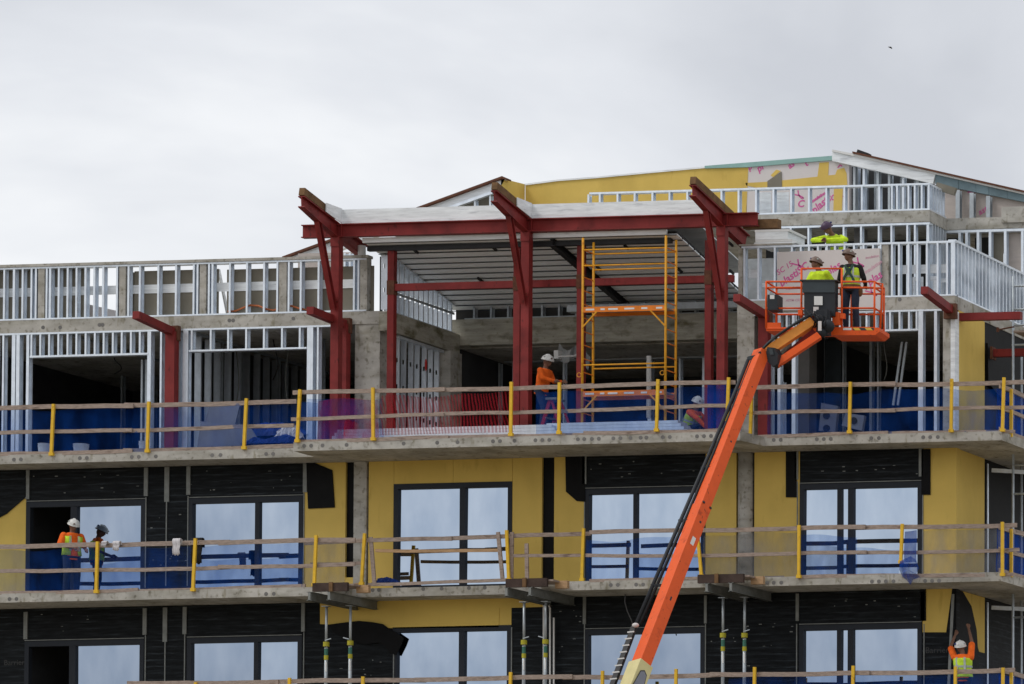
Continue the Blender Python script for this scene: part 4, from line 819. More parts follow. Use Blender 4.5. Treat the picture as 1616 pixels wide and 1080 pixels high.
# red step ladder
ld = thing('step_ladder', 'red step ladder used by the worker in the orange hoodie', 'ladder')
pa = P(868, 632, .3); 
for dx in (-.0, .34):
    MB().beam((pa.x-.33+dx*.3, .25+dx, L2), (pa.x+dx*.3, .3+dx*.7, pa.z), .05, .07).build('rail', M['redtool'], ld)
    MB().beam((pa.x+.40+dx*.3, .30+dx, L2), (pa.x+.04+dx*.3, .3+dx*.7, pa.z), .04, .05).build('rail', M['redtool'], ld)
MB().box(pa.x-.06, pa.x+.2, .2, .6, pa.z, pa.z+.05).build('top_step', M['flash'], ld)
for k in (.35, .65): MB().beam((pa.x-.33+.33*k, .27, L2+(pa.z-L2)*k), (pa.x-.23+.33*k, .56, L2+(pa.z-L2)*k), .09, .03).build('step', M['flash'], ld)

# long bundles of studs lying on the deck
for (a, b_, Y, lab, zz, n) in ((524, 880, -1.3, 'long bundle of silver studs lying behind the red net', .12, 3), (850, 1084, -1.15, 'bundle of silver studs lying behind the blue net', .10, 4)):
    g_ = thing('stud_bundle', lab, 'stud bundle', group='bundles of studs on the upper balcony')
    for k in range(n):
        for j in range(3): box('stud', M['galv'], g_, PX(a, 685, Y)+.06*k, PX(b_, 680, Y)-.07*k, Y+.16*j, Y+.16*j+.15, L2+zz+.07*k, L2+zz+.066+.07*k)
    for x in (PX(a, 685, Y)+.5, PX(b_, 680, Y)-.6): box('bearer', M['wood'], g_, x, x+.09, Y, Y+.5, L2, L2+zz-.003)
# buckets
def bucket(px, Y, label, h=.26, r=.15, mt='white'):
    x = PX(px, 705, Y); g_ = thing('bucket', label, 'bucket', (x, Y, L2), group='white buckets on the upper balcony')
    MB().tube([(0, 0, 0), (0, 0, h)], [r*.88, r], 20).build('body', M[mt], g_, smooth=False)
    for z in (h-.015, h-.06): MB().tube([(0, 0, z), (0, 0, z+.012)], r*1.05, 20).build('rim', M[mt], g_)
    MB().tube([(r*cos(a), -r*.3, h-.05-.09*sin(a)) for a in [pi*k/8 for k in range(9)]], .005, 5).build('handle', M['galv'], g_)
bucket(70, -.5, 'plain white bucket by the first yellow post', .30, .13); bucket(128, -.5, 'ribbed white bucket in front of the dark opening', .27, .16); bucket(226, -.5, 'white bucket beside the second yellow post', .30, .09)
# leaning sheets, tarpaulin, blocks
ls = MB().pprism([(311, 706), (317, 665), (396, 676), (412, 702)], -.3, .03).build('leaning_sheet', M['drywall'], label='grey sheet leaning in the second opening', category='sheet')
ls = MB().pprism([(330, 640), (378, 640), (366, 690), (318, 690)], .2, .03).build('leaning_sheet', M['drywall'], label='bluish board standing behind the leaning grey sheet', category='sheet')
def heap(name, label, cat, pts, Y, mt, thick=.5):
    """a crumpled sheet: outline from the photo, thrown over something, with folds"""
    q = [P(a, b_, Y) for a, b_ in pts]; x0 = min(p_.x for p_ in q); x1 = max(p_.x for p_ in q); z0 = min(p_.z for p_ in q)
    up_ = sorted(q, key=lambda v: v.x); n = 26; m_ = 8; vs = []; 
    def top(x):
        for i in range(len(up_)-1):
            if up_[i].x <= x <= up_[i+1].x: f_ = (x-up_[i].x)/max(1e-6, up_[i+1].x-up_[i].x); return up_[i].z*(1-f_)+up_[i+1].z*f_
        return up_[-1].z
    for j in range(m_+1):
        for i in range(n+1):
            x = x0+(x1-x0)*i/n; f_ = j/m_; h = top(x)-z0; c = sin(pi*f_)**.7
            vs.append((x+.02*sin(j*3+i), Y+thick*(f_-.5)+.03*sin(i*1.7+j), z0+max(.005, h*c*(1+.08*sin(i*2.3)*sin(j*1.9)))))
    fs = [(j*(n+1)+i, j*(n+1)+i+1, (j+1)*(n+1)+i+1, (j+1)*(n+1)+i) for j in range(m_) for i in range(n)]
    o = MB().add(vs, fs).build(name, M[mt]); s_ = o.modifiers.new('s', 'SOLIDIFY'); s_.thickness = .008; o['label'] = label; o['category'] = cat; return o
heap('tarpaulin', 'crumpled blue tarpaulin left of the step in the upper balcony', 'tarpaulin', [(390, 704), (402, 690), (420, 694), (436, 690), (452, 686), (466, 690), (470, 702)], -.35, 'bluetarp', .6)
heap('wrapped_bundle', 'grey white plastic wrapped bundle on the blue tarpaulin', 'bundle', [(434, 700), (440, 680), (452, 672), (468, 672), (478, 690)], -.05, 'cloth', .4)
heap('tarpaulin', 'blue tarpaulin draped over a long pile in the second opening', 'tarpaulin', [(378, 690), (396, 672), (420, 668), (446, 668), (470, 672), (500, 690)], .35, 'bluetarp', .7)
heap('tarpaulin', 'blue cloth heap by the fresh board of the middle balcony', 'tarpaulin', [(593, 921), (600, 913), (612, 911), (624, 915), (634, 921)], -.5, 'bluetarp', .4)
bx_ = thing('foam_block_stack', 'stack of pale boards with round holes in the right opening', 'stack')
for (pp, Y) in (([(1292, 680), (1296, 636), (1322, 641), (1318, 682)], .9), ([(1328, 672), (1334, 652), (1364, 656), (1360, 680)], .7)):
    o = MB().pprism(pp, Y, .12).build('board', M['drywall'], bx_)
for px, py, Y in ((1304, 656, .88), (1304, 676, .88), (1347, 664, .68)): MB().tube([P(px, py, Y), P(px, py, Y)+Vector((0, .03, 0))], .08, 14).build('hole', M['blackiron'], bx_)

# hanging wires and offcuts
for k, (px, Y, y0_, y1_, sw) in enumerate(((372, 2.2, 530, 640, 8), (430, 1.6, 525, 600, 14), (456, 2.4, 530, 640, -9), (180, 2.0, 565, 590, 20), (1395, 2.2, 540, 600, 8), (760, 4.6, 575, 640, 6))):
    o = MB().tube([P(px+sw*sin(f_*3.1)*f_, y0_+(y1_-y0_)*f_, Y) for f_ in [q_/8 for q_ in range(9)]], .014, 5).build('cable', M['rubber' if k % 2 else 'flash'], B, smooth=True)
rr_ = random.Random(11)
for k, (px, Y, z, ln, an) in enumerate(((14, -.6, L2, .7, .1), (60, -.4, L2, .5, -.3), (640, -1.2, L2, .5, .2), (1245, -.5, L2, .6, .1), (1470, -.4, L2, .5, -.2), (520, -.8, L1, .5, .1), (548, -.9, L1, .35, -.4), (850, -.6, L1, .4, .3), (1195, -.9, L1, .6, .1), (1240, -.7, L1, .4, -.2))):
    x = PX(px, 700 if z == L2 else 920, Y); o = MB().beam((x, Y, z+.03), (x+ln*cos(an), Y+ln*sin(an)*.4, z+.03+abs(an)*.12), .09, .04).build('timber_offcut', M['wood2' if k % 3 == 0 else 'wood'])
    o['label'] = ('short offcut at the far left end of the upper balcony', 'tilted offcut beside the first white bucket', 'offcut in front of the side stud opening below the canopy', 'offcut behind the first blue net right of the boom', 'offcut by the concrete corner column', 'offcut by the left post of the middle balcony platform',
                  'steep little offcut right of the left timber platform', 'offcut beside the black recess of the middle storey', 'offcut at the foot of the round concrete column', 'last offcut before the right window of the middle storey')[k]; o['category'] = 'timber'; o['group'] = 'timber offcuts on the balconies'
# towel, rags, jacket on the middle rail
def drape(name, label, cat, px, py0, py1, w, Y, mt):
    x = PX(px, py0, Y); z1 = PZ(px, py0, Y); z0 = PZ(px, py1, Y); n = 8; k = 9; vs = []
    prof = [(.05, -.35*(z1-z0)), (.045, 0), (0, .02), (-.03, 0)]+[(-.04-.01*sin(i*2), -(z1-z0)*i/6) for i in range(1, 7)]
    for i in range(n+1):
        for j, (dy, dz) in enumerate(prof): vs.append((x+w*(i/n-.5)*(1-.08*j/9)+.006*sin(j*1.3+i), Y+.02+dy-.012*sin(i*2.2+j*.3), z1+dz+(.025*sin(i*1.9) if j == len(prof)-1 else 0)))
    m_ = len(prof); fs = [(i*m_+j, i*m_+j+1, (i+1)*m_+j+1, (i+1)*m_+j) for i in range(n) for j in range(m_-1)]
    o = MB().add(vs, fs).build(name, M[mt], smooth=True); s_ = o.modifiers.new('s', 'SOLIDIFY'); s_.thickness = .008; o['label'] = label; o['category'] = cat
drape('towel', 'white towel hung over the middle balcony rail', 'towel', 279, 851, 876, .17, -1.25, 'cloth')
drape('rag', 'small white rag on the rail right of the worker in the vest', 'rag', 165, 855, 863, .11, -1.25, 'cloth')
drape('rag', 'crumpled white rag on the rail, the wider of two', 'rag', 184, 855, 869, .15, -1.25, 'cloth')
drape('jacket', 'black jacket hung over the rail by the yellow post', 'jacket', 311, 850, 890, .26, -1.12, 'blackf')

# ------------------------------------------------------------------ shored platforms and props
def prop(px, Y, label, zt, zb, ycol, hand=1):
    x = PX(px, 1000, Y); g_ = thing('shoring_prop', label, 'prop', (x, Y, zb), group='adjustable steel props under the middle balcony')
    zc = PZ(px, ycol, Y)-zb; H = zt-zb
    MB().tube([(0, 0, .01), (0, 0, zc)], .038, 12).build('outer_tube', M['galv_dull'], g_, smooth=True)
    MB().tube([(0, 0, zc), (0, 0, H-.01)], .028, 12).build('inner_tube', M['galv_dull'], g_, smooth=True)
    MB().tube([(0, 0, zc-.05), (0, 0, zc+.05)], .065, 14).build('collar_nut', M['ygreen'], g_)
    MB().beam((0, -.05, zc+.08), (.14*hand, -.05, zc+.12), .02, .02).build('handle', M['galv_dull'], g_)
    MB().tube([(0, 0, zc-.35), (0, 0, zc-.25)], .045, 12).build('band', M['ygreen'], g_); MB().tube([(0, 0, zc-.25), (0, 0, zc-.1)], .0395, 12).build('sleeve', M['green'], g_)
    MB().box(-.001, .03, -.042, -.03, zc-.62, zc-.4).build('sticker', M['white'], g_)
    MB().box(-.08, .08, -.08, .08, H-.01, H).build('head_plate', M['galv_dull'], g_); MB().box(-.08, .08, -.08, .08, 0, .01).build('foot_plate', M['galv_dull'], g_)
def platform(pxs, px_box, py_box, label):
    zt = L1-.2
    g_ = thing('shoring_platform', label, 'platform', group='shored timber platforms at the edge of the middle balcony')
    for px in pxs:
        x = PX(px, 944, -2.0); MB().box(x-.0, x+.055, -2.0, .0-.01, zt-.2, zt-.005).box(x-.03, x+.085, -2.0, -.01, zt-.2, zt-.19).box(x-.03, x+.085, -2.0, -.01, zt-.015, zt-.005).build('joist', M['flash'], g_)
    x0 = PX(px_box[0], 930, -2.0); x1 = PX(px_box[1], 930, -2.0); z1 = PZ(px_box[0], py_box, -2.0)
    MB().box(x0, x1, -1.98, -1.9, zt, zt+.19).build('edge_board', M['darkwood'], g_)
    for k in range(3): MB().box(x0-.05+.03*k, x1+.1, -1.88+.22*k, -1.68+.22*k, zt+.13, zt+.17).build('deck_board', M['wood'], g_)
    MB().box(x0+.4, x0+.48, -2.02, -1.981, zt-.01, zt+.2).build('cleat', M['brownwood'], g_); MB().box(x1, x1+.28, -1.6, -1.5, zt, zt+.17).build('end_board', M['wood2'], g_)
platform((486, 517), (492, 547), 925, 'timber platform on steel joists left of the concrete column')
platform((797, 834), (797, 862), 915, 'timber platform on steel joists below the middle window')
platform((1113, 1151), (1100, 1172), 908, 'timber platform on steel joists behind the orange boom')
for px, lab in ((515, 'left prop of the pair under the left platform'), (553, 'right prop of the pair under the left platform'), (827, 'left prop of the pair under the middle platform'), (861, 'prop in front of white conduits under the middle platform'), (1141, 'left prop of the pair right of the boom'), (1175, 'right prop of the pair right of the boom')):
    prop(px, -.9, lab, L1-.401, L0, {515: 1017, 553: 1015, 827: 1014, 861: 1013, 1141: 1003, 1175: 1003}[px], -1 if px in (553, 861) else 1)
for px, y0_, lab in ((858, 950, 'pale conduit running down left of the prop'), (868, 950, 'kinked white conduit behind the prop'), (874, 975, 'short white conduit right of the prop')):
    o = MB().tube([P(px-(0 if px != 868 else 4), y0_, -.1), P(px, y0_+10, -.1), P(px, 1120, -.1)], .02, 8).build('conduit', M['white']); o['label'] = lab; o['category'] = 'conduit'; o['group'] = 'white conduits on the black wall'
o = MB().tube([P(987, 938, -1.0), P(986, 950, -1.0), P(990, 965, -1.0), P(996, 978, -1.0), P(999, 988, -1.0)], .012, 6).build('cable', M['greyprint'], smooth=True); o['label'] = 'thin cable hanging under the middle balcony beside the boom'; o['category'] = 'cable'

# ------------------------------------------------------------------ tube scaffold at the far right
g_ = thing('tube_scaffold', 'grey tube scaffold standing beyond the right corner', 'scaffold')
for px, Y, y0_, y1_ in ((1599, 1.2, 436, 1120), (1612, 2.6, 560, 1120), (1628, 1.2, 436, 1120)):
    MB().tube([P(px, y0_, Y), (PX(px, y0_, Y), Y, 0)], .03, 8).build('standard', M['galv_dull'], g_, smooth=True)
for py in (452, 489, 514, 545, 735, 780, 975): MB().tube([P(1597, py, 1.2), P(1660, py-2, 1.2)], .025, 8).build('ledger', M['galv_dull'], g_, smooth=True)
MB().tube([P(1574, 521, 1.1), P(1600, 516, 1.1)], .018, 6).build('wall_tie', M['rust'], g_); MB().box(PX(1573, 521, 1.1), PX(1576, 521, 1.1), 1.08, 1.14, PZ(1574, 524, 1.1), PZ(1574, 517, 1.1)).build('tie_plate', M['rust'], g_)
MB().box(PX(1602, 524, 1.2), PX(1660, 524, 1.2), 1.1, 2.2, PZ(1606, 526, 1.2), PZ(1606, 523, 1.2)).build('board', M['wood'], g_)

# ------------------------------------------------------------------ boom lift
YL = -3.4
ang = radians(8); O3 = P(1209, 530, YL)
lift = thing('boom_lift', 'orange boom lift raised to the right parapet, two workers in its platform', 'boom lift', (0, 0, 0))
zfl = PZ(1350, 513, YL); zt0 = PZ(1350, 526, YL); zr = PZ(1350, 441, YL); zm = PZ(1350, 483, YL); zh = PZ(1290, 422, YL); WL, DL = 2.30, .76
Mx = Matrix.Translation((O3.x, YL, 0)) @ Matrix.Rotation(ang, 4, 'Z')
def lp(u, v, z): q = Mx @ Vector((u, v, 0)); return Vector((q.x, q.y, z))
uo = lambda px: (px-1209)/73.6
pl = MB().tube([lp(0, 0, zfl-.03), lp(WL, 0, zfl-.03)], .02, 6).build('platform', M['lift'], lift)
def lt(pts, name='rail', r=.02, mt='lift', par=None): return MB().tube([lp(*p_) for p_ in pts], r, 8).build(name, M[mt], par or pl, smooth=True)
# tray with a chamfered right end
tr = MB(); A_ = [(uo(1303), zt0+.08), (uo(1312), zt0), (WL+.02, zt0), (WL+.12, zt0+.08), (WL+.12, zfl-.02), (WL-.1, zfl), (uo(1312), zfl)]
n_ = len(A_); tr.add([lp(u, -.03, z) for u, z in A_]+[lp(u, DL, z) for u, z in A_], [tuple(range(n_)), tuple(range(2*n_-1, n_-1, -1))]+[(i, i+n_, (i+1) % n_+n_, (i+1) % n_) for i in range(n_)])
tr.build('tray', M['lift'], pl)
t2 = MB(); t2.add([lp(u, v, z) for z in (zfl-.08, zfl) for v in (0, DL) for u in (0, uo(1303))], [(0, 2, 3, 1), (4, 5, 7, 6), (0, 1, 5, 4), (2, 6, 7, 3), (0, 4, 6, 2), (1, 3, 7, 5)]); t2.build('tray', M['lift'], pl)
t2 = MB(); t2.add([lp(u, -.034, z) for z in (zfl-.075, zfl-.02) for u in (uo(1345), uo(1378))], [(0, 1, 3, 2)]); t2.build('hazard_tape', M['hazard'], pl)
t2 = MB(); t2.add([lp(u, -.034, z) for z in (zfl-.07, zfl-.02) for u in (uo(1330), uo(1343))], [(0, 1, 3, 2)]); t2.build('label_plate', M['white'], pl)
t2 = MB(); t2.add([lp(u, -.008, z) for z in (zfl-.02, zfl+.10) for u in (0, uo(1232))]+[lp(u, .01, z) for z in (zfl-.02, zfl+.10) for u in (0, uo(1232))], [(0, 1, 3, 2), (4, 6, 7, 5), (2, 3, 7, 6)]); t2.build('kick_plate', M['lift'], pl)
for v in (0, DL):
    us = (0, uo(1264), uo(1327), WL)
    for i, u in enumerate(us):
        h = zh if (v == 0 and i in (1, 2)) else zr
        lt([(u, v, zfl-.02), (u, v, h)], 'upright', .023)
    for i in range(3):
        h = zh if (v == 0 and i == 1) else zr
        lt([(us[i], v, h), (us[i+1], v, h)]);  
        if not (v == 0 and i == 1): lt([(us[i], v, zr-.13), (us[i+1], v, zr-.13)])
        lt([(us[i], v, zm), (us[i+1], v, zm)])
for u in (0, WL):
    lt([(u, 0, zr), (u, DL, zr)]); lt([(u, 0, zm), (u, DL, zm)]); lt([(u, 0, zr-.13), (u, DL, zr-.13)])
lt([(WL+.1, .1, zfl), (WL+.13, .15, zr-.02), (WL-.02, .15, zr)], r=.022)
def lbox(u0, u1, v0, v1, z0, z1, mt, name, par=None):
    return MB().add([lp(u, v, z) for z in (z0, z1) for v in (v0, v1) for u in (u0, u1)], [(0, 2, 3, 1), (4, 5, 7, 6), (0, 1, 5, 4), (2, 6, 7, 3), (0, 4, 6, 2), (1, 3, 7, 5)]).build(name, M[mt], par or pl)
zL = lambda py: PZ(1300, py, YL)
cb = lbox(uo(1270), uo(1320), -.20, .08, zL(462), zL(444), 'slate', 'control_box')
lbox(uo(1272), uo(1320), -.18, .06, zL(499), zL(462)-.003, 'dark', 'console_body', cb)
lbox(uo(1288), uo(1301), -.205, -.183, zL(482), zL(468), 'white', 'decal', cb); lbox(uo(1287), uo(1295), -.215, -.183, zL(495), zL(485), 'foam', 'decal', cb)
lbox(uo(1266), uo(1324), -.22, .1, zL(444)+.002, zL(442), 'greyprint', 'lid', cb)
lb = lbox(uo(1213), uo(1229), -.10, .28, zL(488), zL(464), 'dark', 'tool_box'); lbox(uo(1217), uo(1224), -.105, -.101, zL(471), zL(464)-.01, 'white', 'decal', lb)
for a, b_, pya, pyb in ((1315, 1326, 512, 492), (1326.5, 1334, 502, 494), (1261, 1268, 497, 488)): lbox(uo(a), uo(b_), -.12, -.03, zL(pya), zL(pyb), 'lift', 'mount_bracket')
# rotator and clutter under the console
for (c, r_) in ((P(1293, 505, -3.6), .12), (P(1306, 515, -3.55), .15), (P(1297, 525, -3.6), .11)): MB().ball(c, r_, r_*.8, r_, 14, 8).build('rotator', M['dark'], lift, smooth=True)
MB().beam(P(1285, 500, -3.62), P(1310, 498, -3.5), .12, .22).build('rotator', M['dark'], lift); MB().beam(P(1300, 490, -3.5), P(1300, 530, -3.5), .2, .25).build('rotator', M['dark'], lift)
for k in range(5): MB().tube([P(1272+k*7, 488+3*k, -3.7), P(1280+k*6, 500, -3.74), P(1286+k*4, 508+2*k, -3.7), P(1283+k*3, 518, -3.65)], .014, 6).build('hydraulic_hose', M['rubber'], lift, smooth=True)
MB().box(PX(1291, 515, -3.8), PX(1296, 515, -3.8), -3.8, -3.78, PZ(1293, 522, -3.8), PZ(1293, 507, -3.8)).build('decal', M['foam'], lift)
# jib: two parallel arms and a cylinder
def img_beam(a, Ya, b_, Yb, w, h, mt, name, par=lift):
    p0 = P(*a, Ya); p1 = P(*b_, Yb); ax = (p1-p0).normalized(); v = (p0-CAM).normalized(); e2 = (-v+ax*v.dot(ax)).normalized(); e1 = ax.cross(e2)
    return p0, p1, ax, e1, e2
def bm(a, Ya, b_, Yb, w, h, mt, name, par=lift, tilt=0.0):
    p0, p1, ax, e1, e2 = img_beam(a, Ya, b_, Yb, w, h, mt, name); up = (e1*cos(tilt)+e2*sin(tilt))
    return MB().beam(p0, p1, w, h, up).build(name, M[mt], par)
bm((1211, 556), -4.1, (1283, 508), -3.6, .16, .19, 'lift_tan', 'upper_jib_arm', tilt=.35); bm((1225, 575), -4.1, (1293, 530), -3.65, .14, .145, 'lift', 'lower_jib_arm', tilt=.35)
bm((1240, 560), -3.66, (1285, 522), -3.55, .07, .10, 'red', 'inner_jib_arm')
MB().tube([P(1222, 567, -3.72), P(1246, 543, -3.7)], .055, 12).build('cylinder_barrel', M['flash'], lift, smooth=True); MB().tube([P(1244, 545, -3.7), P(1264, 525, -3.65)], .025, 10).build('cylinder_rod', M['galv'], lift, smooth=True)
MB().tube([P(1204, 550, -4.25), P(1222, 533, -4.1), P(1250, 514, -3.9), P(1278, 498, -3.75)], .03, 10).build('hose_bundle', M['rubber'], lift, smooth=True)
MB().tube([P(1201, 553, -4.3), P(1212, 541, -4.2), P(1235, 523, -4.0), P(1262, 505, -3.85), P(1282, 495, -3.7)], .018, 8).build('hose_bundle', M['slate'], lift, smooth=True)
kn = MB().pprism([(1211, 548), (1222, 549), (1228, 560), (1226, 575), (1219, 579), (1212, 571), (1209, 556)], -4.25, .26).build('knuckle', M['dark'], lift)
MB().pprism([(1213, 550), (1219, 551), (1221, 560), (1215, 560)], -4.27, .02).build('knuckle_plate', M['slate'], lift)
# main boom
Ya, Yb = -4.2, -8.7
a_, b2 = (1202, 556), (1011, 1050)
def boom(f0, f1, w, mt, name, par=lift):
    p0 = P(*a_, Ya); p1 = P(*b2, Yb); q0 = p0+(p1-p0)*f0; q1 = p0+(p1-p0)*f1; ax = (q1-q0).normalized(); v = (q0-CAM).normalized(); e2 = (-v+ax*v.dot(ax)).normalized(); e1 = ax.cross(e2)
    if e1.x < 0: e1 = -e1
    up = (.57*e2-.82*e1).normalized(); return MB().beam(q0, q1, w, w, up).build(name, M[mt], par), q0, q1, e1, e2, ax
bu, *_ = boom(-.0, .52, .245, 'lift', 'fly_boom'); bv = bu.modifiers.new('b', 'BEVEL'); bv.width = .012; bv.segments = 2
bo, q0, q1, e1, e2, ax = boom(.505, 1.02, .275, 'lift', 'mid_boom'); bv = bo.modifiers.new('b', 'BEVEL'); bv.width = .012; bv.segments = 2
cr, q2, q3, *_ = boom(.998, 2.95, .345, 'cream', 'main_boom'); bv = cr.modifiers.new('b', 'BEVEL'); bv.width = .012; bv.segments = 2
# emblem plate on the cream section
n1_ = (.81*e2+.59*e1).normalized(); n2_ = (.57*e2-.82*e1).normalized(); rr = n1_.cross(ax).normalized()
c0 = q2+(q3-q2).normalized()*.42+n1_*.183
for s_, mt_, off in ((1.0, 'greyprint', 0), (.86, 'drywall', .002)):
    mb = MB(); pts = [c0+n1_*off+ax*(dx*s_*.55)+rr*(dy*s_) for dx, dy in ((-.42, 0), (-.3, .09), (.5, .15), (.5, -.15), (-.3, -.09))]; mb.add(pts, [(0, 1, 2, 3, 4)]).build('emblem', M[mt_], cr)
for f_, m_, a1, a2 in ((.3, 'dark', .02, .02), (.56, 'dark', .025, .025), (.62, 'white', .10, .05), (.8, 'dark', .05, .02), (.12, 'dark', .015, .015)):
    w_ = .1235 if f_ < .5 else .1385; c = P(*a_, Ya).lerp(P(*b2, Yb), f_)+n1_*w_
    MB().add([c+ax*sx*a1+rr*sy*a2 for sx, sy in ((-1, -1), (1, -1), (1, 1), (-1, 1))], [(0, 1, 2, 3)]).build('decal', M[m_], bo)
mb = MB()
for sx in (-1, 1): 
    c = P(*a_, Ya).lerp(P(*b2, Yb), .506); mb.beam(c+rr*sx*.1-ax*.02+n1_*.13, c+rr*sx*.1+ax*.02+n1_*.13, .05, .05, n1_)
mb.build('wear_pad', M['dark'], bo, kind='stuff')
# pin, hole, hose rail and cable chain along the left side
MB().tube([P(1199, 557, -4.42), P(1199, 557, -4.3)], .03, 10).build('pin', M['dark'], lift)
MB().beam(P(1188, 566, -4.4), P(1180, 566, -4.4), .06, .07).build('hose_bracket', M['slate'], lift); MB().beam(P(1182, 566, -4.4), P(1203, 562, -4.35), .05, .09).build('hose_bracket', M['slate'], lift)
hp = [P(1181, 568, -4.4), P(1168, 600, -4.7), P(1120, 715, -5.8), P(1062, 850, -7.0), P(1004, 985, -8.2)]
MB().tube(hp, .038, 10).build('hose_rail', M['dark'], lift, smooth=True); MB().tube([p_+Vector((.09, 0, 0)) for p_ in hp], .03, 8).build('hose_rail', M['rubber'], lift, smooth=True)
for f_ in (.12, .42, .62, .86):
    c = hp[0]+(hp[-1]-hp[0])*f_; MB().beam(c-Vector((.03, 0, 0)), c+Vector((.18, 0, .0)), .04, .06).build('hose_clamp', M['dark'], lift)
ca, cb_ = P(1001, 990, -8.25), P(966, 1084, -9.1); dd = (cb_-ca)
ca2 = ca+dd*6
MB().beam(ca, ca2, .10, .09, (0, 1, 0)).build('cable_chain', M['rubber'], lift)
MB().ball(P(1003, 987, -8.3), .07, .06, .05).build('chain_end', M['foam'], lift, smooth=True)
L_ = (ca2-ca).length; k_ = 0
while k_*.175 < 1.8:
    c = ca+(ca2-ca).normalized()*(.14+k_*.175); MB().beam(c+Vector((-.075, -.055, 0)), c+Vector((.065, -.055, .012)), .02, .028).build('chain_link', M['white'], lift); k_ += 1
# turntable and chassis on the ground, out of the frame
bb = q3; gx0 = bb.x
MB().box(bb.x-1.6, bb.x+1.0, bb.y-1.2, bb.y+1.2, 1.0, max(1.6, bb.z+.3)).build('turntable', M['lift'], lift)
MB().box(bb.x-2, bb.x+2, bb.y-1.1, bb.y+1.1, .55, .98).build('chassis', M['dark'], lift)
for dx in (-1.5, 1.5):
    for dy in (-1.25, 1.25): MB().tube([(bb.x+dx, bb.y+dy-.2, .5), (bb.x+dx, bb.y+dy+.2, .5)], .5, 24).build('wheel', M['rubber'], lift)

